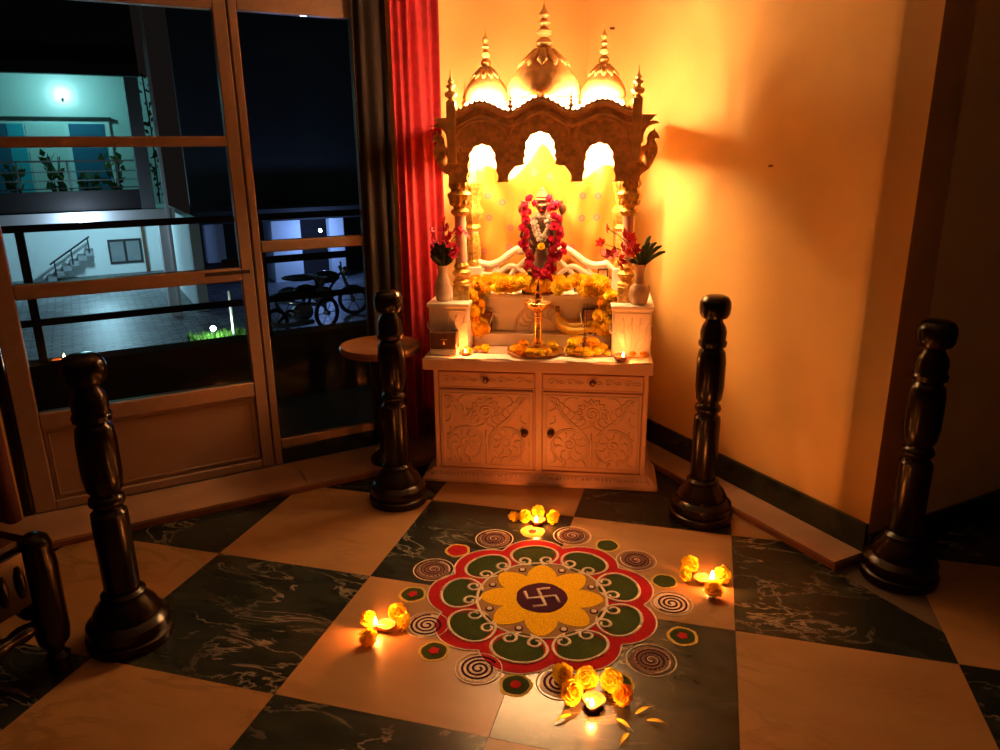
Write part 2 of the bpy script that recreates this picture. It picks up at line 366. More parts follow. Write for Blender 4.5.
# ---- walls
def wall(name, quadfn, s0, s1, o0, o1, z0, z1, m, label):
    b = MB(); b.box(s0, s1, o0, o1, z0, z1, T=quadfn); return tag(b.build(name, m), label, 'wall', kind='structure')
wall('wall_left', WL, -.15, 1.145, -.15, 0, 0, 2.9, 'wall', 'cream painted wall between curtain and corner')
wall('wall_right', WR, 0, R_END, -.15, 0, 0, 2.9, 'wall', 'long cream painted wall right of the shrine')
wall('wall_left_above_door', WL, 1.145, 4.3, -.15, 0, 2.06, 2.9, 'wall', 'cream wall band over the glazed door')
wall('wall_left_far', WL, 2.66, 4.3, -.15, 0, 0, 2.06, 'wall', 'wall left of the glazed door')
rw = MB().box(0, .86, 0, .15, 0, 2.9, T=lambda s, o, z: WR(R_END, 0, z)+RETD*s+Vector((-RETD.y, RETD.x, 0))*o)
tag(rw.build('wall_return', 'wall'), 'shaded end wall turning away behind the right post', 'wall', kind='structure')
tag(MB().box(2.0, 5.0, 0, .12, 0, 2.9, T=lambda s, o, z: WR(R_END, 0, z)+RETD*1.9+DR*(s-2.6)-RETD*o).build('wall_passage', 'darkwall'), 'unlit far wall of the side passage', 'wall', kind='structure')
tag(MB().box(-4.2, 5.2, -3.9, 2.6, 2.9, 2.96).build('ceiling', 'ceil'), 'plain pale ceiling', 'ceiling', kind='structure')
# ---- marble step along the walls (ends at the shrine's sides)
def strip(name, F, s0, s1, wd, label):
    o = MB().box(s0, s1, 0, wd, 0, STEP-.012, T=F).build(name, 'riser')
    tag(o, label, 'step', kind='structure')
    n = max(1, round((s1-s0)/.75))
    for k in range(n):
        a, b = lerp(s0, s1, k/n)+.001, lerp(s0, s1, (k+1)/n)-.001
        MB().box(a, b, 0.001, wd+.006, STEP-.012, STEP, T=F).build('step_slab', 'step', o)
strip('trim_1', WL, .80, 4.0, SL, 'low beige stone step under the glazed door')
strip('trim_2', WR, .66, R_END, SR, 'low beige stone step along the cream wall')
bb = MB().box(.60, R_END, .0, .014, STEP, STEP+.105, T=WR).build('baseboard_right', 'skirt'); tag(bb, 'dark polished stone skirting along the cream wall', 'baseboard', kind='structure')
tag(MB().box(0, .86, 0, .014, 0, .10, T=lambda s, o, z: WR(R_END, 0, z)+RETD*s-Vector((-RETD.y, RETD.x, 0))*o).build('baseboard_return', 'skirt'), 'dark skirting at the shaded end wall', 'baseboard', kind='structure')

# ---- glazed door and fixed window in the left wall
def bar(s0, s1, z0, z1, m, parent, name, o0=-.055, o1=-.005, ch=.004):
    return MB().cbox(s0, s1, o0, o1, z0, z1, ch, T=WL).build(name, m, parent)
door = bar(2.545, 2.62, STEP, 2.05, 'frame', None, 'door_1'); tag(door, 'bronze framed glazed door leaf with solid kick panel', 'door', kind='structure')
bar(1.684, 1.735, STEP, 2.05, 'frame', door, 'stile')
for n, (a, b) in dict(bottom_rail=(STEP, .075), lock_rail=(.375, .44), middle_rail=(.885, .94), upper_rail=(1.424, 1.462), top_rail=(1.922, 2.05)).items():
    bar(1.7355, 2.5445, a, b, 'frame', door, n)
kp = bar(1.736, 2.544, .0755, .3745, 'doorpanel', door, 'kick_panel', -.04, -.022)
for a, b, c, d in ((1.752, 2.528, .09, .097), (1.752, 2.528, .352, .359), (1.752, 1.759, .09, .359), (2.521, 2.528, .09, .359)):
    bar(a, b, c, d, 'frame', kp, 'panel_bead', -.022, -.016, .002)
for a, b in ((.4405, .8845), (.9405, 1.4235), (1.4625, 1.9215)):
    MB().box(1.7355, 2.5445, -.032, -.027, a, b, T=WL).build('pane', 'glass', door)
bar(1.70, 1.88, .915, .93, 'sticker', door, 'door_sticker', -.0045, -.0035, .0003)
win = bar(1.645, 1.678, STEP, 2.05, 'frame', None, 'window_1'); tag(win, 'tall fixed window in bronze frame beside the curtain', 'window', kind='structure')
bar(1.146, 1.19, STEP, 2.05, 'frame', win, 'stile')
for n, (a, b) in dict(bottom_rail=(.112, .152), middle_rail=(.995, 1.042), top_rail=(1.925, 2.05)).items(): bar(1.1905, 1.6445, a, b, 'frame', win, n)
bar(1.1905, 1.6445, STEP, .1115, 'skirt', win, 'sill_block')
for a, b in ((.1525, .9945), (1.0425, 1.9245)): MB().box(1.1905, 1.6445, -.032, -.027, a, b, T=WL).build('pane', 'glass', win)
tag(bar(2.624, 2.66, STEP, 2.05, 'wood', None, 'trim_3', -.09, -.002), 'dark jamb at the left of the glazed door', 'door jamb', kind='structure')
tag(bar(1.679, 1.683, STEP, 2.05, 'rail', None, 'trim_4', -.05, -.02, .0005), 'dark seal between door leaf and window', 'door seal', kind='structure')

# ---- curtains
def curtain(name, s0, s1, m, label, folds, depth, off0, z1=2.62, z0=.06, tailoff=None):
    def fn(u, v):
        s = lerp(s0, s1, u); z = lerp(z0, z1, v)
        a = depth*(.75+.25*sin(3+v*2))*(.5+.5*sin(u*folds*2*pi+.5*sin(v*2.2+u*4)))
        o = off0 + a + .008*sin(u*17+v*3)
        if tailoff: o = lerp(o, off0*.4+a*.35, max(0, min(1, (u-tailoff)/.14)))
        return WL(s+.006*sin(v*4+u*9), o, z)
    b = MB().grid(int(folds*12), 14, fn); o = b.build(name, m, smooth='all')
    so = o.modifiers.new('thick', 'SOLIDIFY'); so.thickness = .004
    return tag(o, label, 'curtain')
curtain('window_curtain', .825, 1.045, 'curtain', 'red curtain hanging in folds left of the shrine', 5, .05, .045)
curtain('window_curtain', 1.05, 1.205, 'browncurtain', 'dark brown curtain edge between red curtain and window', 3, .018, .010)
curtain('window_curtain', 2.66, 3.5, 'darkcurtain', 'dark maroon curtain at the far left edge of the photo', 9, .06, .05)
# nail in the wall
tag(MB().tube([WR(.22, 0, 1.93), WR(.22, .02, 1.93)], .006, 6).build('wall_nail', 'knob'), 'tiny dark nail in the wall above the shrine', 'nail')
tag(MB().tube([WR(1.24, 0, 1.33), WR(1.24, .014, 1.33)], .005, 6).build('wall_nail', 'knob'), 'tiny dark nail halfway along the cream wall', 'nail')

# ================================================================== THE SHRINE
shrine = thing('home_shrine', 'carved white and copper home shrine with three domes in the corner', 'shrine', OT, ANG)
def S(b, name, m, parent=None, smooth=False): return b.build(name, m, parent or shrine, smooth)
DEP = .50
# plinth with sloping moulding
def frustum(u0, u1, v0, v1, z0, z1, ins):
    return [(u0, v0, z0), (u1, v0, z0), (u1, v1, z0), (u0, v1, z0), (u0+ins, v0+ins, z1), (u1-ins, v0+ins, z1), (u1-ins, v1, z1), (u0+ins, v1, z1)]
BF = [(3, 2, 1, 0), (4, 5, 6, 7), (0, 1, 5, 4), (1, 2, 6, 5), (2, 3, 7, 6), (3, 0, 4, 7)]
p = MB(); p.cbox(-.512, .508, 0, DEP, 0, .018, .003); p._a(frustum(-.508, .504, .004, DEP, .018, .046, .030), BF); p.cbox(-.474, .470, .036, DEP, .046, .056, .002)
S(p, 'plinth', 'white')
pl_c = MB()
for k in range(58):
    x = -.47+k*.94/57; pl_c.ell((x, .019-.0, .034), (.0055, .006, .010), 6, 4)
S(pl_c, 'plinth_carving', 'carve')['kind'] = 'stuff'
S(MB().cbox(-.455, .452, .05, DEP, .056, .512, .003), 'cabinet_body', 'white')
for a, b in ((-.455, -.434), (-.018, .012), (.432, .452)):
    S(MB().cbox(a, b, .036, .0498, .056, .512, .003), 'cabinet_stile', 'white')
S(MB().cbox(-.4338, .4318, .040, .0498, .424, .432, .002), 'cabinet_rail', 'white')
S(MB().cbox(-.4338, .4318, .040, .0498, .500, .512, .002), 'cabinet_rail', 'white')
# carved relief helper: polylines on a plane v = v0
def relief(lines, v0, r=.0045, flat=.8):
    b = MB()
    for L_ in lines:
        P = [(x, v0, z) for (x, z) in L_]; n = len(P)
        b.tube(P, [r*(.45+.55*sin(pi*min(1, max(0, (i+.6)/(n+.2))))) for i in range(n)], 6)
    return b
def arc(cx, cz, r, a0, a1, n=14): return [(cx+r*cos(lerp(a0, a1, k/n)), cz+r*sin(lerp(a0, a1, k/n))) for k in range(n+1)]
def spiral2(cx, cz, r, turns, ph, n=28, d=1): return [(cx+r*(1-.88*k/n)*cos(ph+d*turns*2*pi*k/n), cz+r*(1-.88*k/n)*sin(ph+d*turns*2*pi*k/n)) for k in range(n+1)]
def leaf2(x, z, a, l, w=.3):
    out = []
    for k in range(9):
        t = k/8; out.append((x+cos(a)*l*t-sin(a)*l*w*sin(pi*t), z+sin(a)*l*t+cos(a)*l*w*sin(pi*t)))
    return out
def door_pattern(cx, cz, W, H):
    L_ = []
    L_.append([(cx, cz-H*.47), (cx+.002, cz-H*.3), (cx, cz-H*.12), (cx, cz+.0)])
    for d in (-1, 1):
        for off in (0, .012):
            L_.append([(cx+d*(x+off), z) for x, z in [(q.x, q.y) for q in bez([(0, cz-.08, 0), (.015, cz+.02, 0), (W*.20, cz+.03, 0), (W*.33, cz+H*.20, 0), (W*.36, cz+H*.40, 0)], 14)]])
        ccx, ccz, cr = cx+d*W*.235, cz-H*.19, W*.205
        for rr in (cr, cr*.90): L_.append(arc(ccx, ccz, rr, -1.2, 4.6, 26) if d > 0 else [(2*cx-x, z) for x, z in arc(cx+W*.235, ccz, rr, -1.2, 4.6, 26)])
        L_.append(spiral2(ccx, ccz+H*.03, W*.075, 1.6, pi/2, 22, d))
        for k in range(9):
            a = k*2*pi/9; L_.append(leaf2(ccx+cos(a)*W*.085, ccz+H*.03+sin(a)*W*.085, a, W*.085, .32*d))
        for k in range(7):                                  # leaves along the upper branch
            t = k/6; x = lerp(W*.07, W*.36, t); z = cz+lerp(.02, H*.36, t**1.3)
            L_.append(leaf2(cx+d*x, z, pi/2-d*(-.5+.2*k), W*.10, .35*d)); L_.append(leaf2(cx+d*x, z, pi/2-d*(1.5-.1*k), W*.085, -.35*d))
        for k in range(5): L_.append(leaf2(cx+d*W*.455, cz+H*(-.44+.18*k), pi/2+(.45*d), W*.11, .35*d))
        for k in range(3): L_.append(leaf2(cx+d*W*(.06+.12*k), cz-H*.47, pi/2-d*(.9-.3*k), W*.12, .3*d))
        L_.append(spiral2(cx+d*W*.42, cz+H*.43, W*.045, 1.3, 0, 16, d)); L_.append(leaf2(cx+d*W*.15, cz+H*.45, -.3 if d > 0 else pi+.3, W*.16, .22*d))
    L_.append(spiral2(cx, cz+H*.25, W*.085, 2.0, -pi/2, 30))
    for k in range(9): a = -pi*.1+k*pi*.15; L_.append(leaf2(cx+cos(a)*W*.095, cz+H*.25+sin(a)*W*.095, a, W*.085, .38)); L_.append(leaf2(cx+cos(a)*W*.095, cz+H*.25+sin(a)*W*.095, a+.25, W*.075, -.3))
    return L_
def cab_door(u0, u1, kx, ajar):
    z0, z1 = .062, .420; v = .036-ajar
    d = S(MB().cbox(u0, u1, v, .0495 if not ajar else .0495-ajar*.3, z0, z1, .004), 'cabinet_door', 'white')
    fr = MB()
    for a, b, c, e in ((u0+.012, u1-.012, z0+.012, z0+.02), (u0+.012, u1-.012, z1-.02, z1-.012), (u0+.012, u0+.02, z0+.02, z1-.02), (u1-.02, u1-.012, z0+.02, z1-.02)): fr.cbox(a, b, v-.004, v, c, e, .0015)
    S(fr, 'door_moulding', 'carve', d)
    S(relief(door_pattern((u0+u1)/2, (z0+z1)/2, (u1-u0)*.94, (z1-z0)*.94), v-.0005, .0050), 'door_carving', 'carve', d, 'all')
    k = MB(); k.tube([(kx, v, .235), (kx, v-.006, .235), (kx, v-.012, .235), (kx, v-.017, .235), (kx, v-.024, .235), (kx, v-.028, .235)], [.016, .016, .008, .010, .013, .006], 12)
    S(k, 'door_knob', 'knob', d, True)
cab_door(-.432, -.026, -.062, .006); cab_door(.014, .430, .050, 0)
def drawer(u0, u1):
    d = S(MB().cbox(u0, u1, .034, .0495, .434, .498, .003), 'drawer', 'white')
    L_ = []; n = 5
    for k in range(n):
        cx = lerp(u0+.05, u1-.05, k/(n-1))
        L_.append(spiral2(cx-.012, .466, .017, 1.2, 0)); L_.append(leaf2(cx+.008, .456, .2, .035, .3)); L_.append(leaf2(cx+.008, .472, -.2, .035, -.3))
    S(relief(L_, .033, .003), 'drawer_carving', 'carve', d, 'all')
    kx = (u0+u1)/2
    S(MB().tube([(kx, .034, .466), (kx, .028, .466), (kx, .022, .466), (kx, .014, .466), (kx, .010, .466)], [.013, .013, .007, .011, .006], 12), 'drawer_knob', 'knob', d, True)
drawer(-.432, -.020); drawer(.014, .430)
S(MB().cbox(-.494, .466, .002, DEP, .512, .562, .005), 'counter_slab', 'white')
# pedestals
def pedestal(u0, u1):
    S(MB().cbox(u0, u1, .10, DEP, .5625, .762, .003), 'pedestal', 'cream')  # lighter copy of the cabinet marble, standing in for altar light
    S(MB().cbox(u0-.008, u1+.008, .092, DEP, .7622, .780, .003), 'pedestal_top', 'cream')
    cx = (u0+u1)/2; L_ = []
    for k in range(5):
        x = cx+(k-2)*.028; L_.append([(x*.6+cx*.4, .60), (x, .64), (x+(k-2)*.004, .70+.012*(k % 2)), (x+(k-2)*.010, .73)])
        L_.append(leaf2(x, .66, pi/2+(k-2)*-.35, .05, .35)); L_.append(leaf2(x, .63, pi/2-(k-2)*.3, .04, -.35))
    fr = [[(u0+.01, .585), (u1-.01, .585), (u1-.01, .748), (u0+.01, .748), (u0+.01, .585)]]
    S(relief(L_, .0998, .0028), 'pedestal_carving', 'cream', None, 'all'); S(relief(fr, .100, .0028), 'pedestal_moulding', 'cream')
pedestal(-.478, -.312); pedestal(.296, .456)
# middle platform
S(MB().cbox(-.3115, .2955, .235, DEP, .5625, .6195, .003), 'platform_step', 'cream')  # platform in the same lightened marble, altar light put into its colour
S(MB().cbox(-.3115, .2955, .285, DEP, .620, .772, .003), 'platform_riser', 'cream')
L_ = [arc(-.01, .625, r, .05, pi-.05, 22) for r in (.115, .125)] + [arc(-.01, .625, .06, .1, pi-.1)] + [leaf2(-.01+cos(a)*.065, .625+sin(a)*.065, a, .045, .25) for a in [.35+.27*k for k in range(10)]]
S(relief([[(max(-.3, min(.28, x)), z) for x, z in l] for l in L_], .2845, .003), 'riser_carving', 'carve', None, 'all')
S(MB().cbox(-.3115, .2955, .262, DEP, .7722, .790, .003), 'platform_top', 'cream')
# back panel and side panels of the niche
S(MB().cbox(-.36, .36, .478, .496, .7905, 1.50, .002), 'back_panel', 'cream')
# white scrolled bench back
bk = MB()
for d, c in ((-1, -.02), (1, -.02)):
    for pts, r in (([(.05, .965), (.10, .975), (.15, .945), (.19, .915), (.235, .90), (.285, .905), (.315, .885)], .017),
                   ([(.06, .83), (.09, .87), (.14, .895), (.19, .87), (.24, .855), (.29, .865)], .013),
                   ([(.07, .93), (.10, .90), (.13, .87), (.16, .82), (.17, .795)], .012),
                   ([(.20, .90), (.215, .87), (.235, .83), (.26, .80)], .012), ([(.27, .89), (.285, .85), (.30, .80)], .012)):
        P = spline([(c+d*x, .405, z) for x, z in pts], 5); bk.tube(P, [r*(.7+.3*sin(pi*i/(len(P)-1))) for i in range(len(P))], 8)
    for x, z, r in ((.13, .84, .018), (.285, .905, .020), (.17, .85, .014), (.10, .965, .022), (.235, .83, .016)): bk.ell((c+d*x, .405, z), (r, r*.7, r))
bk.cbox(-.31, .29, .385, .425, .7905, .812, .004)
S(bk, 'scroll_backrest', 'cream', None, 'all')
for d in (-1, 1): S(MB().cbox(d*.325-.033, d*.325+.033, .375, .445, .7905, .893, .004), 'rear_column_block', 'cream')
# columns
def column(u, v, z0, z1, kind):
    r = .024 if kind == 'front' else .022
    c = S(MB().lathe([(r, z0+.15), (r*1.04, z0+.16), (r, (z0+z1)/2), (r*.93, z1-.20)], 20, u, v), 'column_shaft', 'cream' if kind != 'front' else 'white', None, True)
    if kind == 'front':
        bb_ = MB(); bb_.cbox(u-.036, u+.036, v-.036, v+.036, z0, z0+.068, .004)
        S(bb_, 'column_base', 'gold', c)
        S(MB().lathe([(.033, z0+.068), (.036, z0+.078), (.022, z0+.09), (.034, z0+.108), (.036, z0+.118), (.024, z0+.132), (.030, z0+.145), (.024, z0+.158)], 18, u, v, rib=.10, ribn=9), 'column_vase', 'gold', c, True)
        b = MB().lathe([(.024, z1-.21), (.034, z1-.20), (.036, z1-.19), (.024, z1-.178), (.030, z1-.16), (.044, z1-.14), (.048, z1-.122), (.032, z1-.108), (.036, z1-.09), (.034, z1-.02), (.046, z1)], 18, u, v, rib=.10, ribn=9)
        for k in range(8):
            a = 2*pi*k/8
            for zz in (z1-.152, z1-.085, z1-.04): b.ell((u+cos(a)*.036, v+sin(a)*.036, zz), (.011, .011, .017), 6, 5)
        S(b, 'column_capital', 'gold', c, True)
    else:
        S(MB().lathe([(.030, z0), (.032, z0+.015), (.024, z0+.03), (.030, z0+.06), (.028, z0+.10), (.022, z0+.15)], 16, u, v, rib=.10, ribn=8), 'column_vase', 'gold', c, True)
        S(MB().lathe([(.022, z1-.21), (.032, z1-.195), (.024, z1-.18), (.038, z1-.15), (.042, z1-.12), (.028, z1-.09), (.036, z1-.04), (.044, z1)], 16, u, v, rib=.12, ribn=8), 'column_capital', 'gold', c, True)
for d in (-1, 1): column(d*.35, .20, .780, 1.345, 'front'); column(d*.330, .41, .893, 1.26, 'rear')
# ---- canopy fascia with wavy crest and foiled arches
def wave(u):
    def lobe(c, hw, zv, zp):
        t = (u-c)/hw; return zv+(zp-zv)*(cos(pi*t)*.5+.5) if abs(t) <= 1 else 0
    return max(lobe(-.25, .13, 1.546, 1.588), lobe(-.01, .14, 1.546, 1.600), lobe(.235, .13, 1.546, 1.588), 1.535)
def arch_path(c, segs):                              # outline from bottom-left over the top to bottom-right
    half = []
    for (w0, za, w1, zb, n) in segs:
        for k in range(n*5):
            t = k/(n*5); half.append((lerp(w0, w1, t)+.007*abs(sin(pi*t*n)), lerp(za, zb, t)))
    return half
def round_top(wd, zc, n, foil=.006):
    return [((wd+foil*abs(sin(pi*t*n/2*1.0)))*cos(t*pi/2), zc+(wd+foil*abs(sin(pi*t*n/2)))*sin(t*pi/2)) for t in [k/12 for k in range(13)]]
side = arch_path(0, [(.060, 1.272, .050, 1.365, 2)]) + round_top(.050, 1.366, 5)
mid = arch_path(0, [(.125, 1.272, .115, 1.318, 1)]) + [(.10, 1.334), (.078, 1.336), (.062, 1.342)] + arch_path(0, [(.060, 1.345, .054, 1.405, 2)]) + round_top(.054, 1.406, 5)
def opening(c, half): return [(c-x, z) for x, z in half] + [(c+x, z) for x, z in reversed(half)]
out = [(-.385, 1.272)] + opening(-.245, side) + opening(-.012, mid) + opening(.225, side) + [(.385, 1.272), (.385, 1.50)]
N = 110
top = []
for k in range(N+1):
    u = .385-.77*k/N; top.append((u, wave(u)+(.007 if k % 3 == 1 else -.003)))
out += top + [(-.385, 1.50)]
def ngon(poly, v0, v1):
    b = bmesh.new(); vs = [b.verts.new((x, v0, z)) for x, z in poly]; f = b.faces.new(vs)
    e = bmesh.ops.extrude_face_region(b, geom=[f]); bmesh.ops.translate(b, verts=[g for g in e['geom'] if isinstance(g, bmesh.types.BMVert)], vec=(0, v1-v0, 0))
    bmesh.ops.triangulate(b, faces=b.faces[:]); b.verts.index_update(); r = MB(); r._a([tuple(v.co) for v in b.verts], [tuple(v.index for v in f.verts) for f in b.faces]); b.free(); return r
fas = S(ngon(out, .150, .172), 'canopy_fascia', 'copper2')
for dz, r, nm in ((-.022, .010, 'crest_moulding'), (-.062, .008, 'arch_band')):
    S(MB().tube([(-.385+.77*k/60, .150, wave(-.385+.77*k/60)+dz) for k in range(61)], r, 8), nm, 'copper', fas, True)
for c, hw, zc, r in ((-.245, .105, 1.437, .075), (-.012, .12, 1.445, .095), (.225, .105, 1.437, .075)):
    S(MB().tube([(c+hw*cos(a), .149, zc+r*sin(a)) for a in [pi*k/20 for k in range(21)]], .006, 8), 'arch_eyebrow', 'copper', fas, True)
for c, z in ((-.245, 1.472), (.225, 1.472), (-.12, 1.40), (.10, 1.40), (-.34, 1.40), (.325, 1.40), (-.13, 1.50), (.11, 1.50)):
    fl = MB().tube([(c, .1500, z), (c, .1475, z), (c, .1455, z)], [.006, .006, .003], 8)
    for k in range(8): a = k*pi/4; fl.ell((c+cos(a)*.012, .149, z+sin(a)*.010), (.007, .004, .006), 6, 4)
    S(fl, 'rosette', 'copper', fas)
S(MB().cbox(-.385, .385, .1725, .49, 1.490, 1.512, .003), 'canopy_roof', 'copper')
for d in (-1, 1):
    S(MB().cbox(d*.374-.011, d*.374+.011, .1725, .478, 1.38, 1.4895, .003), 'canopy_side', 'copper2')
    e = MB(); e._a([(d*.386, .14, 1.470), (d*.386, .40, 1.470), (d*.440, .14, 1.522), (d*.440, .40, 1.522), (d*.386, .14, 1.524), (d*.386, .40, 1.524)], [(0, 2, 4), (1, 5, 3), (0, 1, 3, 2), (2, 3, 5, 4), (0, 4, 5, 1)])
    S(e, 'canopy_eave', 'copper')
# corner posts above columns with finials
def finial(u, v, z, h, r, m='copper', parent=None, name='finial'):
    prof = [(r*.55, 0), (r*.6, h*.04), (r*.3, h*.08), (r*.9, h*.16), (r, h*.22), (r*.9, h*.28), (r*.35, h*.34), (r*.45, h*.37), (r*.35, h*.40), (r*.7, h*.46), (r*.75, h*.50), (r*.3, h*.56), (r*.4, h*.6), (r*.5, h*.64), (r*.22, h*.72), (r*.12, h*.84), (.0012, h)]
    return S(MB().lathe(prof, 14, u, v, z), name, m, parent, True)
for d in (-1, 1):
    S(MB().cbox(d*.366-.019, d*.366+.019, .135, .1735, 1.345, 1.585, .003), 'corner_post', 'copper')
    finial(d*.366, .154, 1.585, .118, .026)
    finial(d*.362, .44, 1.512, .17, .020)
finial(-.13, .158, 1.546, .072, .014); finial(.11, .158, 1.546, .072, .014)
# peacock brackets
def peacock(d):
    def q(x, y): return (d*(.383+(x-585)*.00069), 1.302+(740-y)*.00069)
    body = [q(*p) for p in ((585, 742), (615, 735), (645, 712), (668, 668), (684, 630), (687, 600), (676, 572), (664, 556), (672, 545), (692, 550), (694, 540), (680, 516), (668, 506), (664, 488), (655, 504), (642, 508), (630, 524), (624, 545), (626, 566), (618, 582), (600, 588), (585, 598))]
    tail = [q(*p) for p in ((585, 560), (586, 520), (596, 484), (618, 460), (650, 448), (676, 452), (692, 466), (670, 468), (640, 474), (618, 492), (606, 520), (602, 556), (598, 575))]
    if d < 0: body.reverse(); tail.reverse()
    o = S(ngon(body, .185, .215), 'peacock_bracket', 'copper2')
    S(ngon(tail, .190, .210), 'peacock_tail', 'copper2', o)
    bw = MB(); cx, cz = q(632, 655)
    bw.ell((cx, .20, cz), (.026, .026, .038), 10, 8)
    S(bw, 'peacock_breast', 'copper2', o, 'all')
peacock(1); peacock(-1)
# domes
def dome(u, v, z0, R, H, fh):
    dr = S(MB().lathe([(R*1.02, 0), (R*1.02, .012), (R*.97, .016), (R*.97, z0-1.512-.006), (R*1.01, z0-1.512)], 32, u, v, 1.512), 'dome_drum', 'cream', None, True)
    prof = []
    for k in range(15):
        t = k/14; a = t*pi/2
        pass
    PR = ((0, .93), (.06, .985), (.13, 1.0), (.22, .985), (.32, .93), (.42, .845), (.52, .735), (.60, .63), (.68, .52), (.75, .42), (.80, .345), (.84, .29), (.88, .26))
    prof = [(R*x, H*z) for z, x in PR]
    dm = S(MB().lathe(prof, 48, u, v, z0, rib=.035, ribn=24), 'dome', 'copper', None, 'all')
    c = MB(); n = 12
    for k in range(n):                               # lotus collar petals
        a = 2*pi*k/n; P = []
        for t, rr, zz in ((0, .27, .90), (.35, .44, .78), (.7, .60, .68), (1, .74, .575)): P.append((u+cos(a)*R*rr, v+sin(a)*R*rr, z0+H*zz))
        c.tube(P, [R*.06, R*.13, R*.15, R*.03], 6, .35)
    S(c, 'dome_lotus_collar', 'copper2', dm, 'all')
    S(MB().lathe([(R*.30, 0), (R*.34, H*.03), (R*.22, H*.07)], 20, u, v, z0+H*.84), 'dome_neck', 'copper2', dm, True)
    zt = z0+H*.89; h = fh; r = R*.20
    prof = [(r*.6, 0), (r*1.0, h*.05), (r*1.25, h*.13), (r*.9, h*.20), (r*.45, h*.24), (r*1.05, h*.31), (r*1.1, h*.37), (r*.5, h*.43), (r*.55, h*.47), (r*.95, h*.53), (r*.45, h*.59), (r*.5, h*.62), (r*.75, h*.68), (r*.7, h*.73), (r*.3, h*.80), (r*.14, h*.88), (.0012, h)]
    S(MB().lathe(prof, 16, u, v, zt), 'dome_finial', 'copper', dm, True)
dome(-.010, .325, 1.595, .146, .215, .185)
dome(-.250, .325, 1.590, .090, .150, .150)
dome(.232, .325, 1.590, .090, .150, .150)
# LED strip lights of the shrine, plus an added rear strip
S(MB().tube([(-.315+.63*k/40, .192, wave(-.315+.63*k/40)+.004) for k in range(41)], .0055, 6), 'led_strip', 'led', None)
S(MB().tube([(-.34, .478, 1.520), (.34, .478, 1.520)], .0055, 6), 'led_strip', 'led3', None)  # unseen rear strip, added to brighten the walls in the corner
S(MB().box(-.33, .33, .18, .192, 1.474, 1.488), 'niche_led_strip', 'led2', None)
S(MB().box(-.34, .34, .455, .470, 1.474, 1.488), 'niche_led_strip', 'led2', None)

# ================================================================== ON THE SHRINE
def at(u, v, z): return TW(u, v, z)
# yellow cloth
def clothfn(a, b):
    x = lerp(-.315, .300, a)
    topz = 1.315+.125*math.exp(-((x+.018)/.05)**2)+.018*sin(a*22)-.03*math.exp(-((x-.13)/.05)**2)-.03*math.exp(-((x+.15)/.05)**2)
    z = lerp(.835, topz, b)
    y = .455-.012*sin(a*19+b*3)*(.4+b)-.008*sin(a*41-b*5)+.006*sin((a+b)*14)-.03*math.exp(-((x+.018)/.06)**2)*b**3
    return (x, min(.47, y), z)
cl = MB().grid(60, 40, clothfn).build('backdrop_cloth', 'cloth', None, 'all', OT, ANG); cl.modifiers.new('t', 'SOLIDIFY').thickness = .002
tag(cl, 'yellow satin cloth with pink printed flowers hung behind the idol', 'cloth')
# white cloth on the counter
def wc(a, b):
    u = lerp(-.482, .458, a); v = lerp(.006, .09, b)
    return (u, v+.006*sin(a*25)*(1-b), .5655+.0018*sin(a*40+b*5)+.001*sin(a*90))
o = MB().grid(60, 8, wc).build('counter_cloth', 'whitecloth', None, 'all', OT, ANG); o.modifiers.new('t', 'SOLIDIFY').thickness = .003
tag(o, 'thin white cloth laid along the front of the shrine counter', 'cloth')
ZT = .5675

# ---- marigold mesh
def marigold_mesh(name, m, seed, R=.03):
    rnd = random.Random(seed); b = MB(); b.ell((0, 0, R*.45), (R*.62, R*.62, R*.45), 8, 5)
    for ring, (n, el, rad, ln) in enumerate(((10, -.05, .70, .42), (11, .30, .72, .40), (10, .62, .66, .38), (8, .95, .56, .36), (6, 1.25, .42, .34), (3, 1.5, .2, .3))):
        for k in range(n):
            a = 2*pi*(k+.5*(ring % 2))/n+rnd.uniform(-.12, .12); e = el+rnd.uniform(-.1, .1)
            d = Vector((cos(a)*cos(e), sin(a)*cos(e), sin(e))); t = Vector((-sin(a), cos(a), 0)); up = d.cross(t)*-1
            base = Vector((0, 0, R*.45))+Vector((d.x*R*rad*.55, d.y*R*rad*.55, d.z*R*.30)); tip = base+d*R*ln*1.15*rnd.uniform(.85, 1.15)
            wd = R*.26; midp = base.lerp(tip, .6)
            lift = up*R*.10
            b._a([base-t*wd*.4, base+t*wd*.4, midp+t*wd+lift, tip+t*wd*.6-lift*.5, tip-t*wd*.6+lift*.6, midp-t*wd+lift*.4], [(0, 1, 2, 5), (5, 2, 3, 4)])
    return b.mesh(name, m, 'all')
MG = [marigold_mesh('marigold_head', 'marigold', 1), marigold_mesh('marigold_head', 'marigold', 2), marigold_mesh('marigold_head', 'marigold_y', 3), marigold_mesh('marigold_head', 'marigold_y', 4)]
def small_flower_mesh(name, m, seed, R): return marigold_mesh(name, m, seed, R)
def marigold(label, loc, s=1.0, k=None, group=None, tilt=None):
    k = random.randrange(4) if k is None else k
    o = link('marigold', MG[k], None, loc, tilt or (random.uniform(-.25, .25), random.uniform(-.25, .25), random.uniform(0, 6)), s)
    return tag(o, label, 'flower', group)
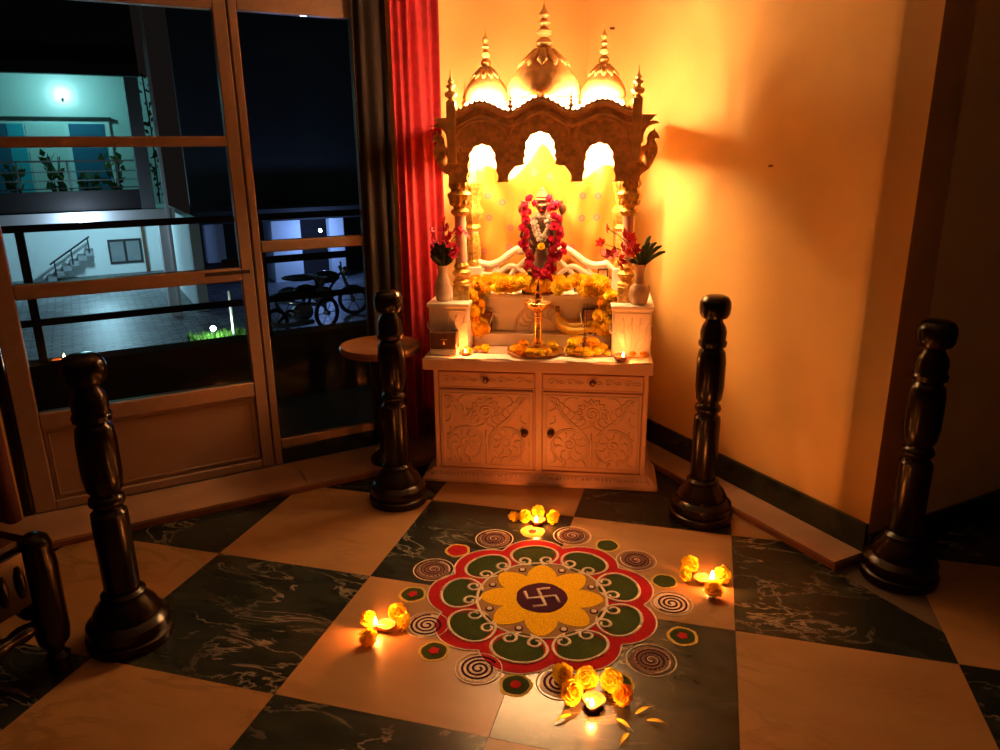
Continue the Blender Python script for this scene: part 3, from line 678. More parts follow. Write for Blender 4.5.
# ---- marigold garland over the platform
gar = thing('marigold_garland', 'thick orange marigold garland framing the platform below the idol', 'garland', TW(0, .25, .62), ANG)
GZ = -.62
def gfl(u, v, z, s=1.0):
    link('marigold_head', MG[random.randrange(4)], gar, (u, v-.25, z+GZ), (1.0+random.uniform(-.5, .5), random.uniform(-.6, .6), random.uniform(0, 6)), s)
for row, (z, v, s) in enumerate(((.842, .280, 1.25), (.812, .252, 1.2), (.835, .245, 1.1))):
    n = 19
    for k in range(n): gfl(-.305+.59*(k+.4*row)/n, v+random.uniform(-.006, .006), z+random.uniform(-.005, .006), s*random.uniform(.9, 1.1))
for u0, u1, n in ((-.318, -.288, 8), (.288, .262, 8)):
    for k in range(n):
        t = k/(n-1)
        gfl(lerp(u0, u1, t)-.018+random.uniform(-.005, .005), .225+random.uniform(-.006, .006), .80-.155*t, 1.2); gfl(lerp(u0, u1, t)+.018, .222, .79-.155*t, 1.2); gfl(lerp(u0, u1, t), .200, .795-.155*t, 1.1)
for u, z in ((-.33, .632), (-.30, .628), (.235, .635), (.262, .628)): gfl(u, .208, z, 1.25)
link('garland_thread', MB().tube([(-.30, 0, .02), (-.305, .0, .19), (-.15, .03, .215), (0, .03, .215), (.15, .03, .215), (.275, 0, .19), (.262, 0, .02)], .002, 5).mesh('garland_thread', 'thread'), gar)

# ---- idol
idol = thing('deity_statue', 'dark standing deity statue with raised hands draped in pink garlands', 'statue', TW(-.014, .335, .7905), ANG)
MB().cbox(-.088, .088, -.05, .05, 0, .072, .004).build('statue_base', 'basewood', idol)
b = MB()
b.ell((0, 0, .20), (.055, .036, .13)); b.ell((0, 0, .13), (.062, .04, .07)); b.ell((0, 0, .305), (.058, .032, .042)); b.ell((0, -.002, .376), (.026, .027, .033)); b.tube([(0, 0, .32), (0, 0, .36)], .016, 8)
b.cbox(-.06, .06, -.035, .035, .072, .10, .004)
for d in (-1, 1):
    b.tube([(d*.050, 0, .315), (d*.078, -.012, .275), (d*.086, -.02, .245), (d*.075, -.028, .285), (d*.08, -.03, .34)], [.018, .016, .014, .013, .011], 8)
    b.ell((d*.088, -.03, .365), (.018, .011, .024)); b.tube([(d*.045, -.008, .29), (d*.062, -.02, .23), (d*.040, -.032, .20)], [.015, .013, .011], 8)
    for f in range(4): b.tube([(d*(.073+.005*f), -.032, .378), (d*(.072+.006*f), -.034, .402)], [.0032, .0025], 5)
    b.tube([(d*.092, -.030, .36), (d*.099, -.034, .378)], .0035, 5)
    b.ell((d*.026, 0, .376), (.006, .008, .011))
    b.tube([(d*.024, -.006, .16), (d*.024, -.010, .10)], [.026, .018], 8); b.ell((d*.024, -.03, .082), (.014, .026, .010))
b.ell((0, -.029, .372), (.005, .007, .008))
bo = b.build('statue_body', 'stone', idol, 'all')
rm = bo.modifiers.new('one_surface', 'REMESH'); rm.mode = 'VOXEL'; rm.voxel_size = .0035; rm.use_smooth_shade = True
sm = bo.modifiers.new('soft', 'SMOOTH'); sm.iterations = 3
for d in (-1, 1): MB().ell((d*.010, -.0262, .381), (.0055, .003, .003)).build('eye', 'whitefl', idol, 'all')
MB().tube([(-.008, -.0265, .359), (0, -.0285, .357), (.008, -.0265, .359)], .002, 5).build('mouth', 'red', idol)
MB().lathe([(.029, .395), (.031, .402), (.026, .408), (.028, .415), (.020, .426), (.017, .432), (.010, .440), (.011, .444), (.004, .452), (.0008, .462)], 16).build('crown', 'bronze', idol, True)
MB().lathe([(.030, .20), (.032, .195), (.030, .19), (.040, .15), (.047, .12), (.048, .112)], 20, 0, -.010, 0, .06, 10).build('silver_skirt', 'silver', idol, True)
pink = [small_flower_mesh('pink_rose', 'pink', s, .019) for s in (11, 12, 13)]
whitef = [small_flower_mesh('white_blossom', 'whitefl', s, .011) for s in (21, 22)]
pg = thing('pink_garland', 'long pink flower garland hanging down both sides of the idol', 'garland', TW(-.014, .29, .86), ANG)
def addp(lst, u, v, z, s=1.0, P=None, nm='pink_flower'): link(nm, random.choice(lst), P, (u, v, z), (1.2+random.uniform(-.5, .5), random.uniform(-.5, .5), random.uniform(0, 6)), s)
path = spline([(-.052, 0, .335), (-.064, 0, .29), (-.072, -.01, .23), (-.08, -.01, .17), (-.075, -.01, .11), (-.058, -.012, .06), (-.03, -.02, .03), (0, -.03, .01), (.03, -.02, .03), (.055, -.012, .06), (.073, -.01, .11), (.08, -.01, .17), (.076, -.01, .23), (.066, 0, .29), (.054, 0, .335)], 3)
for p in path:
    addp(pink, p.x*.86+random.uniform(-.010, .010), p.y-.012+random.uniform(-.01, .004), p.z+random.uniform(-.006, .006), random.uniform(1.0, 1.35), pg)
for x, z in ((.085, .20), (.088, .14), (.075, .09), (.06, .22), (.062, .25), (-.065, .25), (-.088, .145), (.03, 0), (-.03, 0), (0, -.025), (.012, -.045), (-.012, .012), (-.075, .20), (.09, .115), (.055, .17), (.06, .12), (.05, .07), (-.05, .05), (.07, .04), (.02, .03), (-.02, .035)): addp(pink, x, -.028, z, random.uniform(1.05, 1.35), pg)
link('garland_thread', MB().tube(path, .0015, 5).mesh('garland_thread', 'thread'), pg)
wg = thing('white_garland', 'short white flower garland round the neck of the idol', 'garland', TW(-.014, .275, 1.03), ANG)
wp = spline([(-.030, .02, .105), (-.034, .008, .075), (-.028, .0, .04), (-.015, -.004, .01), (0, -.006, -.005), (.015, -.004, .01), (.028, 0, .04), (.034, .008, .075), (.030, .02, .105)], 4)
for p in wp: addp(whitef, p.x+random.uniform(-.003, .003), p.y, p.z, random.uniform(.9, 1.3), wg, 'white_flower')
for p in wp[6:27:2]: addp(whitef, p.x*.7, p.y-.004, p.z+.014, 1.0, wg, 'white_flower')
link('garland_thread', MB().tube(wp, .001, 5).mesh('garland_thread', 'thread'), wg)
marigold('single yellow marigold at the waist of the idol', TW(-.012, .262, 1.000), .62, 2, None, (1.3, 0, ANG))

# ---- small pictures
def picture(name, u, v, z, w_, h, label, tilt=.18, m='photo'):
    t = thing(name, label, 'picture', TW(u, v, z), ANG)
    f = MB(); T_ = lambda x, y, zz: (x, y*cos(tilt)+zz*sin(tilt), zz*cos(tilt)-y*sin(tilt)+.003)
    for a, b_, c, d in ((-w_/2, w_/2, 0, .006), (-w_/2, w_/2, h-.006, h), (-w_/2, -w_/2+.006, .006, h-.006), (w_/2-.006, w_/2, .006, h-.006)): f.cbox(a, b_, -.006, .006, c, d, .001, T_)
    f.build('frame', 'pframe', t); MB().box(-w_/2+.006, w_/2-.006, -.001, .004, .006, h-.006, T_).build('print', m, t); return t
picture('picture_frame', -.258, .245, .6205, .058, .092, 'small red print leaning on the riser by the left garland end')
picture('picture_frame', .203, .245, .6205, .070, .112, 'small red print leaning on the riser by the right garland end')
picture('picture_frame', -.262, .325, .7905, .040, .068, 'little brown framed print at the left end of the platform', .15, 'photob')
picture('picture_frame', -.160, .330, .7905, .070, .068, 'wide brown framed print left of the idol base', .15, 'photob')
picture('picture_frame', .165, .330, .7905, .075, .070, 'wide brown framed print right of the idol base', .15, 'photob')
picture('picture_frame', .252, .325, .7905, .046, .104, 'upright dark framed photo at the right end of the platform', .12, 'photo')
th = MB().tube(spline([(-.045, -.012, .10), (-.03, -.018, .045), (-.012, -.02, .012), (.01, -.02, .004), (.03, -.018, .035), (.045, -.012, .06), (.04, -.012, .10)], 6), .0028, 6).build('thread_garland', 'thread', None, 'all', TW(.203, .245, .6205), ANG)
tag(th, 'white thread garland draped over the right leaning print', 'garland')
th = MB().tube(spline([(-.03, -.012, .09), (-.025, -.018, .045), (-.012, -.02, .012), (.004, -.02, .004), (.02, -.016, .035), (.036, -.006, .085), (.06, -.004, .09)], 6), .0028, 6).build('thread_garland', 'thread', None, 'all', TW(-.258, .245, .6205), ANG)
tag(th, 'white thread garland draped over the left leaning print', 'garland')

# ---- brass plate with lamp and marigolds
PU, PV = -.024, .128
pt = MB().lathe([(.085, 0), (.10, .002), (.118, .012), (.122, .013), (.122, .010), (.104, 0), (.10, -.0005)], 36).build('brass_plate', 'brass', None, True, TW(PU, PV, ZT+.001), ANG)
tag(pt, 'round brass plate of marigolds on the shrine counter', 'plate')
lp = thing('brass_lamp', 'tall brass oil lamp with pointed top standing on the plate', 'oil lamp', TW(PU+.010, PV+.005, ZT+.006), ANG)
MB().lathe([(.036, 0), (.038, .006), (.030, .014), (.018, .020), (.022, .026), (.016, .034), (.0165, .036)], 20).build('lamp_foot', 'brass', lp, True)
MB().lathe([(.0165, .036), (.018, .05), (.017, .10), (.018, .145), (.021, .15), (.017, .156), (.019, .162), (.021, .17)], 20).build('lamp_stem', 'brass', lp, True)
cup = MB().lathe([(.018, .17), (.040, .188), (.052, .200), (.054, .212), (.050, .214), (.046, .208), (.016, .206)], 25, rib=.10, ribn=5).build('oil_cup', 'brass', lp, True)
MB().lathe([(.016, .2065), (.012, .216), (.015, .224), (.013, .24), (.011, .25), (.013, .256), (.007, .270), (.008, .276), (.004, .288), (.001, .306)], 18).build('lamp_finial', 'brass', lp, True)
for k in range(5):
    a = 2*pi*k/5; MB().tube([(cos(a)*.02, sin(a)*.02, .210), (cos(a)*.05, sin(a)*.05, .216)], .0022, 5).build('wick', 'wick', cup)
for k in range(11):
    a = -2.9+k*2.75/10 if k < 8 else .6+(k-8)*.9
    nm = ['leftmost', 'second', 'third', 'fourth', 'fifth', 'sixth', 'seventh', 'eighth'][k] if k < 8 else ''
    if k < 8: marigold('%s marigold from the left along the front of the brass plate' % nm, TW(PU+cos(a)*.084, PV+sin(a)*.084, ZT+.006), 1.0, None, 'marigolds on the brass plate')
    else: marigold('%s marigold at the back of the brass plate' % ['right', 'middle', 'left'][k-8], TW(PU+cos(a)*.080, PV+sin(a)*.080, ZT+.006), 1.0, None, 'marigolds on the brass plate')
# ---- bananas
bn = thing('banana_bunch', 'bunch of yellow bananas lying behind the brass plate', 'fruit', TW(.062, .262, .620), ANG)
for k, (dz, dy, ln, up) in enumerate(((0.010, -.022, .17, .055), (.028, -.008, .175, .075), (.012, .014, .16, .06), (.038, .018, .15, .085))):
    P = bez([(0, 0, .105), (-.012, dy, .055), (.015, dy, dz), (.07, dy*1.2, dz-.006), (.10, dy*1.3, dz+.012), (ln, dy*1.5, dz+up*.45)], 14)
    MB().tube(P, [.006, .008, .012, .016, .018, .0185, .0185, .0185, .0185, .018, .0175, .0165, .014, .009, .004], 7).build('banana', 'banana', bn, 'all')
MB().tube([(0, 0, .095), (-.002, 0, .112), (-.001, 0, .122)], [.011, .010, .009], 7).build('bunch_stalk', 'bananatip', bn, 'all')
# ---- incense
inc = thing('incense_holder', 'two burnt incense sticks standing among the marigolds', 'incense', TW(.185, .165, ZT), ANG)
MB().lathe([(.016, 0), (.018, .01), (.012, .03), (.014, .05), (.008, .062)], 12).build('holder', 'brass', inc, True)
for dx in (-.006, .004): MB().tube([(dx*.4, 0, .05), (dx, 0, .13), (dx*1.3, .002, .205)], .0013, 5).build('incense_stick', 'stick', inc)
# ---- marigolds on the counter
names_r = ['front left', 'front second', 'front third', 'front right', 'rear left', 'rear second', 'rear third', 'rear right', 'upper left', 'upper right']
for nm, (u, v, z) in zip(names_r, ((.125, .105, 0), (.160, .088, 0), (.198, .082, 0), (.235, .10, 0), (.128, .155, 0), (.150, .145, .03), (.225, .155, 0), (.258, .15, 0), (.138, .118, .03), (.215, .118, .034))):
    marigold('%s marigold of the heap around the incense sticks' % nm, TW(u, v, ZT+.001+z), 1.15, None, 'marigolds heaped around the incense')
for lb, u, v, s in (('orange marigold nearest the counter edge beside the small box', -.306, .070, .85), ('large yellow marigold on the counter left of the brass plate', -.238, .115, 1.0), ('small marigold on the counter between two others left of the plate', -.272, .125, .75)):
    marigold(lb, TW(u, v, ZT), s)
# ---- oil lamps
def flame_mesh(h=.026, r=.006):
    return MB().lathe([(r*.4, 0), (r*.9, h*.15), (r, h*.3), (r*.75, h*.55), (r*.35, h*.8), (.0004, h)], 10).mesh('flame', 'flame', 'all')
FM = flame_mesh()
def diya(label, loc, rot, watt, s=1.0, fs=1.0):
    t = thing('oil_lamp', label, 'oil lamp', loc, rot)
    b = MB(); prof = [(.018, 0), (.030, .008), (.036, .018), (.037, .022), (.034, .021), (.026, .011), (.012, .008)]
    n = 24
    b.lathe(prof, n)
    b.v = [(x+(.012*max(0, x)/.036 if x > .02 and abs(y) < .02 else 0), y*(1-.3*max(0, x)/.037), z+(.004 if x > .03 else 0)) for x, y, z in b.v]
    bw = b.build('clay_bowl', 'clay', t, True); bw.scale = (s, s, s)
    MB().lathe([(.004, .0135), (.026, .0145), (.004, .0155)], 16).build('oil', 'oil', t, True).scale = (s, s, s)
    MB().tube([(0, 0, .016), (.02, 0, .019), (.038, 0, .027)], .0022, 5).build('wick', 'wick', t).scale = (s, s, s)
    link('flame', FM, t, (.039*s, 0, .027*s), None, fs)
    point_light('flame_light', t, (.039*s, 0, .027*s+.016*fs), watt, FLAMEC, .008)
    return t
RC = Vector((1.199, -.583, 0))
diya('clay lamp burning on the floor at the cabinet side of the rangoli', (1.075, -.088, 0), -pi/2, FLAME_W, .8)
diya('clay lamp burning on the floor left of the rangoli', (.775, -.858, 0), -2.6, FLAME_W, .8)
diya('clay lamp burning on the floor right of the rangoli', (1.700, -.352, 0), -.3, FLAME_W*1.2, .8, 1.2)
diya('clay lamp burning on the floor at the near side of the rangoli', (1.435, -1.020, 0), -pi/2, FLAME_W, .85)
diya('clay lamp burning at the right end of the shrine counter', TW(.335, .036, ZT), -1.2, 1.2, .85, .8)
diya('tiny clay lamp burning beside the left counter marigolds', TW(-.318, .062, ZT), -1.2, 1.0, .55, .6)
for lb, u, v, s in (('marigold left of the counter lamp at the right end', .282, .105, .55), ('marigold right of the counter lamp', .385, .10, .75), ('second marigold right of the counter lamp, near the edge', .428, .095, .7), ('marigold behind the counter lamp', .345, .150, .65)):
    marigold(lb, TW(u, v, ZT), s)
# floor marigolds
FL = [('tilted yellow marigold left of the lamp on the cabinet side', 1.018, -.075, 1.0, (.9, .5, 0)), ('marigold behind the lamp on the cabinet side', 1.062, -.015, 1.0, (1.1, 0, 0)), ('orange marigold right of the lamp on the cabinet side', 1.140, -.060, 1.15, (.6, -.7, 0)),
      ('outer left marigold by the lamp on the cabinet side', .975, -.085, .9, (.2, .2, 0)),
      ('dark marigold in front of the left floor lamp', .748, -.930, 1.1, (.3, .2, 0)), ('marigold behind the left floor lamp', .790, -.790, 1.15, (1.0, 0, 0)), ('outer marigold left of the left floor lamp', .705, -.850, 1.0, (.4, .8, 0)), ('marigold right of the left floor lamp', .842, -.835, 1.15, (.4, -1.0, 0)),
      ('big marigold in front of the right floor lamp', 1.735, -.428, 1.3, (.1, 0, 0)), ('glowing marigold behind the right floor lamp', 1.655, -.270, 1.15, (1.0, .2, 0)), ('marigold on the rangoli side of the right floor lamp', 1.628, -.350, 1.1, (.3, 1.0, 0)), ('marigold on the wall side of the right floor lamp', 1.770, -.325, 1.2, (.6, -.6, 0)),
      ('marigold behind the nearest floor lamp', 1.405, -.940, 1.3, (1.0, 0, 0)), ('yellow marigold left of the nearest floor lamp', 1.362, -1.010, 1.3, (.5, .9, 0)), ('orange marigold right of the nearest floor lamp', 1.480, -.935, 1.3, (.8, -.6, 0)), ('outer orange marigold right of the nearest floor lamp', 1.520, -.985, 1.2, (.5, -.8, 0)), ('upper left marigold behind the nearest floor lamp', 1.335, -.945, 1.15, (.6, .4, 0))]
for lb, x, y, s, t in FL: marigold(lb, (x, y, .004 if max(abs(t[0]), abs(t[1])) < .5 else .014), s, None, 'marigolds around the floor lamps', t)
pm = MB().grid(2, 6, lambda a, b: ((a-.5)*.012*sin(pi*min(1, b+.12)), b*.055, .002+.006*sin(pi*b)+.003*abs(a-.5))).mesh('loose_petal', 'marigold_y', 'all')
for k, (x, y, a, lb) in enumerate(((1.545, -1.03, -.8, 'long fallen petal right of the nearest floor lamp'), (1.500, -1.06, -2.2, 'fallen petal in front of the nearest floor lamp, right side'), (1.575, -1.045, -1.6, 'fallen petal farthest right of the nearest floor lamp'), (1.385, -1.075, 2.4, 'fallen petal in front of the nearest floor lamp, left side'), (1.535, -1.10, 2.8, 'fallen petal nearest the bottom of the photo'))):
    tag(link('fallen_petal', pm, None, (x, y, .001), (0, 0, a)), lb, 'petal', 'petals fallen by the nearest lamp')

# ---- small box on the left
bx = thing('wooden_box', 'small dark brown box with metal clasp at the left of the counter', 'box', TW(-.405, .070, ZT), ANG)
MB().cbox(-.058, .055, -.028, .026, .026, .098, .004).build('box_body', 'box', bx)
MB().cbox(-.062, .060, -.033, .028, 0, .0255, .006).build('box_stand', 'cream', bx)
MB().cbox(-.014, .014, -.031, -.0283, .066, .071, .0008).build('metal_plate', 'goldmetal', bx); MB().cbox(-.003, .003, -.033, -.0283, .046, .062, .0008).build('clasp', 'goldmetal', bx)
# ---- vases and flowers
v1 = MB().lathe([(.026, 0), (.030, .006), (.036, .03), (.037, .05), (.030, .085), (.021, .11), (.020, .13), (.027, .152), (.024, .150), (.016, .125), (.014, .11)], 20).build('flower_vase', 'vasel', None, True, TW(-.425, .155, .781), ANG)
tag(v1, 'pale carved vase on the left pedestal beside the curtain', 'vase')
v2 = MB().lathe([(.032, 0), (.036, .006), (.041, .03), (.042, .05), (.036, .072), (.020, .084), (.018, .12), (.022, .155), (.027, .163), (.023, .160), (.014, .12), (.012, .09)], 20).build('flower_vase', 'vase', None, True, TW(.402, .150, .781), ANG)
tag(v2, 'brown bulb shaped vase on the right pedestal', 'vase')
MB().tube([(.036+.006*cos(a), .0, .06+.016*sin(a)) for a in [k*pi/6-pi/2 for k in range(7)]], .0035, 6).build('vase_handle', 'vase', v2)
def star_mesh(name, m, R, n=6, seed=0):
    b = MB(); rnd = random.Random(seed)
    for k in range(n):
        a = 2*pi*k/n+rnd.uniform(-.15, .15); e = rnd.uniform(.1, .5); d = Vector((cos(a)*cos(e), sin(a)*cos(e), sin(e))); t = Vector((-sin(a), cos(a), 0))
        L0 = R*rnd.uniform(.85, 1.15); w_ = R*.32; up = d.cross(t)
        b._a([d*R*.08, d*L0*.45+t*w_-up*R*.06, d*L0+up*R*.1, d*L0*.45-t*w_-up*R*.06, d*L0*.5+up*R*.06], [(0, 1, 4), (1, 2, 4), (2, 3, 4), (3, 0, 4)])
    b.ell((0, 0, R*.08), R*.13, 6, 4)
    return b.mesh(name, m, 'all')
def blade(P, w0, name, m, parent):
    P = [Vector(p) for p in P]; b = MB(); n = len(P); vs = []
    for i, p in enumerate(P):
        t = (P[min(n-1, i+1)]-P[max(0, i-1)]).normalized(); s_ = t.cross(Vector((.3, 1, .1))).normalized(); wd = w0*sin(pi*(i+.35)/(n+.0))
        vs += [p-s_*wd, p+Vector((0, .15*wd, -.15*wd)), p+s_*wd]
    fs = []
    for i in range(n-1): fs += [(3*i, 3*i+1, 3*i+4, 3*i+3), (3*i+1, 3*i+2, 3*i+5, 3*i+4)]
    b._a(vs, fs); o = b.build(name, m, parent, 'all'); o.modifiers.new('t', 'SOLIDIFY').thickness = .0012; return o
RS = [star_mesh('red_petals', 'red', .043, 6, s) for s in (1, 2, 3)]
PS = [star_mesh('pink_petals', 'pink', .029, 7, s) for s in (4, 5, 6)]
def stem(root_, label, tip, meshes, heads, group, bend=(0, 0, 0), leaves=1):
    t = thing('cut_flower', label, 'flower', root_, ANG, group)
    P = bez([(0, 0, -.07), (0, 0, .02), (bend[0], bend[1], tip[2]*.5+bend[2]), tip], 8)
    MB().tube(P, .0018, 5).build('stalk', 'leafd', t)
    for (dx, dy, dz, s) in heads:
        link('flower_head', random.choice(meshes), t, (tip[0]+dx, tip[1]+dy, tip[2]+dz), (1.1+random.uniform(-.5, .4), random.uniform(-.7, .7), random.uniform(0, 6)), s)
    for k in range(leaves):
        q = P[3+k]; a = random.uniform(0, 6); blade([q, q+Vector((cos(a)*.02, sin(a)*.012, .012)), q+Vector((cos(a)*.042, sin(a)*.025, .01))], .010, 'stem_leaf', 'leafd', t)
R0 = TW(.402, .150, .781+.155)
for lb, tip, hd in (('red star flower at the top of the right bouquet', (-.055, 0, .11), [(0, 0, 0, 1.1)]), ('red star flower in the middle of the right bouquet', (-.072, -.03, .065), [(0, 0, 0, 1.15)]), ('red star flower low on the left of the right bouquet', (-.115, -.02, .045), [(0, 0, 0, 1.05)]),
                    ('red flower farther left of the right bouquet on a thin stalk', (-.160, -.01, .095), [(0, 0, 0, .62)]), ('highest small red flower on a thin stalk of the right bouquet', (-.142, .0, .155), [(0, 0, 0, .62)]), ('red star flower close above the right vase', (-.035, -.035, .075), [(0, 0, 0, 1.0)]),
                    ('red star flower in the lower left of the right bouquet', (-.085, -.035, .03), [(0, 0, 0, .9)]), ('red star flower at the back of the right bouquet', (-.03, .02, .105), [(0, 0, 0, .95)])):
    stem(R0, lb, tip, RS, hd, 'red flowers in the right vase')
for k, (a, b_, c) in enumerate(((.075, -.01, .085), (.055, -.02, .10), (.05, .01, .07), (.03, -.03, .10), (.09, 0, .06), (.01, -.04, .09), (.035, .02, .12), (-.01, -.045, .06), (-.025, -.045, .045))):
    t = blade([(0, 0, -.05), (a*.15, b_*.2, .005), (a*.5, b_*.6, c*.6), (a*.85, b_, c*.9), (a*1.1, b_*1.2, c*1.0)], .009, 'foliage_frond', 'leaf', None); t.location = R0; t.rotation_euler = (0, 0, ANG)
    tag(t, ['outermost drooping', 'tall outer', 'short outer', 'upright front', 'lowest outer', 'front centre', 'tallest rear', 'front left', 'short front left'][k]+' green leaf blade in the right bouquet', 'leaf', 'green blades in the right vase')
L0_ = TW(-.425, .155, .781+.145)
for lb, tip, hd in (('pink blossom sprig reaching right from the left vase', (.085, -.01, .15), [(0, 0, 0, 1), (-.03, 0, -.005, .9), (.02, 0, -.012, .8)]), ('tall pink blossom sprig of the left vase', (.015, 0, .19), [(0, 0, 0, 1), (.012, 0, -.03, 1), (-.012, 0, -.045, .9)]), ('pink blossom sprig in the middle of the left vase', (.035, -.02, .12), [(0, 0, 0, 1.1), (.01, 0, -.03, 1), (.03, 0, -.045, .9)]),
                    ('pink blossom sprig on the curtain side of the left vase', (-.035, -.01, .10), [(0, 0, 0, 1), (-.012, 0, -.02, .8)]), ('low pink blossom sprig of the left vase', (.065, -.02, .06), [(0, 0, 0, 1), (-.015, 0, -.012, .9)]), ('slender pink sprig leaning to the curtain', (-.045, 0, .155), [(0, 0, 0, .8)])):
    stem(L0_, lb, tip, PS, hd, 'pink sprigs in the left vase', leaves=2)
tuft = thing('foliage_bunch', 'bushy dark green foliage in the left vase', 'foliage', L0_, ANG)
for k in range(26):
    a = random.uniform(0, 6.28); e = random.uniform(.4, 1.4); l = random.uniform(.08, .115); d = Vector((cos(a)*cos(e)*.8, sin(a)*cos(e)*.6, sin(e)))
    blade([d*-.004+Vector((0, 0, -.01)), d*l*.4, d*l*.8, d*l], .016, 'leaf', 'leafd', tuft)

# ================================================================== FLOOR RANGOLI
rg = thing('rangoli', 'flower rangoli of coloured powder with nine red and green petals on the floor', 'rangoli', RC, 0)
def disc(r, z0, z1, m, name, parent, cx=0, cy=0, n=32, jig=0):
    poly = [((r+jig*sin(5*a+cx*9)+jig*.6*sin(11*a))*cos(a)+cx, (r+jig*sin(5*a+cx*9)+jig*.6*sin(11*a))*sin(a)+cy) for a in [2*pi*k/n for k in range(n)]]
    return MB().prism(poly, lambda x, y: (x, y, z0), lambda x, y: (x, y, z1)).build(name, m, parent)
def pline(P, r, name, m, parent, z, closed=False, n=6):
    return MB().tube([(x, y, z) for x, y in P], r, n, .45, closed).build(name, m, parent, 'all')
A9 = [radians(28+40*k) for k in range(9)]
def scal(th, Rc, rc):
    best = 0
    for a in A9:
        d = th-a; d = (d+pi) % (2*pi)-pi; s_ = rc*rc-(Rc*sin(d))**2
        if s_ > 0 and cos(d) > 0: best = max(best, Rc*cos(d)+math.sqrt(s_))
    return best
ths = [2*pi*k/216 for k in range(216)]
MB().prism([(scal(t, .250, .122)*cos(t), scal(t, .250, .122)*sin(t)) for t in ths], lambda x, y: (x, y, .0002), lambda x, y: (x, y, .0016)).build('red_petal_layer', 'p_red', rg)
pline([(scal(t, .252, .124)*cos(t), scal(t, .252, .124)*sin(t)) for t in ths], .0030, 'petal_outline', 'p_white', rg, .0014, True)
for a in A9:
    def loc(rad, tan): return (cos(a)*rad-sin(a)*tan, sin(a)*rad+cos(a)*tan)
    g = []
    for k in range(28):
        t = 2*pi*k/28; rr = .268+.060*cos(t)-(.012 if cos(t) < -.5 else 0)*abs(cos(t)); tt = .076*sin(t)*(1.0+.12*cos(t)); g.append(loc(rr, tt))
    gp = MB().prism(g, lambda x, y: (x, y, .0014), lambda x, y: (x, y, .0026)).build('green_petal', 'p_green', rg)
    for d in (-1, 1):
        P = []
        for k in range(13): t = k/12*pi*.93; P.append(loc(.262+.068*cos(t), d*.084*sin(t)*(1.0+.05*cos(t))))
        for k in range(1, 17): t = k/16; ph = pi*1.0-t*pi*2.1; R_ = .024*(1-.55*t); P.append(loc(.216+.014+R_*cos(ph), d*(.040+R_*sin(ph)*-1)))
        pline(P, .0052, 'white_curl', 'p_white', gp, .0030)
disc(.208, .0014, .0024, 'p_bg', 'centre_ground', rg, n=64)
pline([(.210*cos(t), .210*sin(t)) for t in ths[::3]], .0050, 'centre_ring', 'p_white', rg, .003, True)
for k in range(8):
    a = radians(104+45*k-2); P = []
    for j in range(17):
        t = j/16; P.append((lerp(.06, .198, t), .0505*sin(pi*min(1, t**.95*.93+.05))**.62))
    poly = [(x, y) for x, y in P] + [(x, -y) for x, y in reversed(P)]
    poly = [(cos(a)*x-sin(a)*y, sin(a)*x+cos(a)*y) for x, y in poly]
    pt_ = MB().prism(poly, lambda x, y: (x, y, .0022), lambda x, y: (x, y, .0036+.0002*(k % 2))).build('yellow_petal', 'p_yellow', rg)
    a2 = a+radians(22.5)
    d_ = disc(.0135, .0024, .0040, 'p_purple', 'purple_dot', rg, .178*cos(a2), .178*sin(a2), 16); disc(.0085, .0038, .0056, 'p_white', 'white_dot', d_, .178*cos(a2), .178*sin(a2), 14)
cd_ = disc(.083, .0034, .0050, 'p_purple', 'purple_centre', rg, n=48, jig=.0012)
# hand-drawn swastika of the festival rangoli, as it lies in the photo
X = Vector((.85, .40)).normalized(); Y = Vector((-.48, .88)).normalized(); q_ = .046
for a, sgn in ((0, 1), (1, 1), (2, 1), (3, 1)):
    ca, sa = cos(a*pi/2), sin(a*pi/2)
    L_ = [(0, 0), (q_*.5, 0), (q_, 0), (q_, -q_*.45), (q_*.98, -q_*.9)]
    P = [(x*ca-y*sa, x*sa+y*ca) for x, y in L_]
    pline([((X*x+Y*y).x, (X*x+Y*y).y) for x, y in P], .0056, 'symbol_arm', 'p_white', cd_, .0058)
# outer spirals and dots
SW = ((.396, 169.4, 0), (.407, 127.5, 0), (.416, 86.9, 0), (.402, 48.8, 0), (.403, 10.7, 1), (.416, -30.9, 0), (.391, -70.2, 1), (.380, -104.4, 1), (.373, -143.6, 1))
for k, (r, a, light) in enumerate(SW):
    cx, cy = r*1.03*cos(radians(a)), r*1.03*sin(radians(a)); R_ = .066 if light else .070
    d_ = disc(R_*.86, .0002, .0012, 'p_white' if light else 'p_mauve', 'spiral_disc', rg, cx, cy, 30, .0015)
    pline([(cx+R_*cos(t), cy+R_*sin(t)) for t in ths[::8]], .0022, 'spiral_edge', 'p_white', d_, .0012, True)
    n = 60; P = [(cx+R_*.80*(1-.9*j/n)*cos(k+j/n*3.1*2*pi), cy+R_*.80*(1-.9*j/n)*sin(k+j/n*3.1*2*pi)) for j in range(n+1)]
    pline(P, .0036 if light else .0026, 'spiral_line', 'p_purple' if light else 'p_white', d_, .0018)
    if not light:
        P = [(cx+R_*.72*(1-.9*j/n)*cos(k+1.5+j/n*3.1*2*pi), cy+R_*.72*(1-.9*j/n)*sin(k+1.5+j/n*3.1*2*pi)) for j in range(n+1)]; pline(P, .0032, 'spiral_line', 'p_purple', d_, .0018)
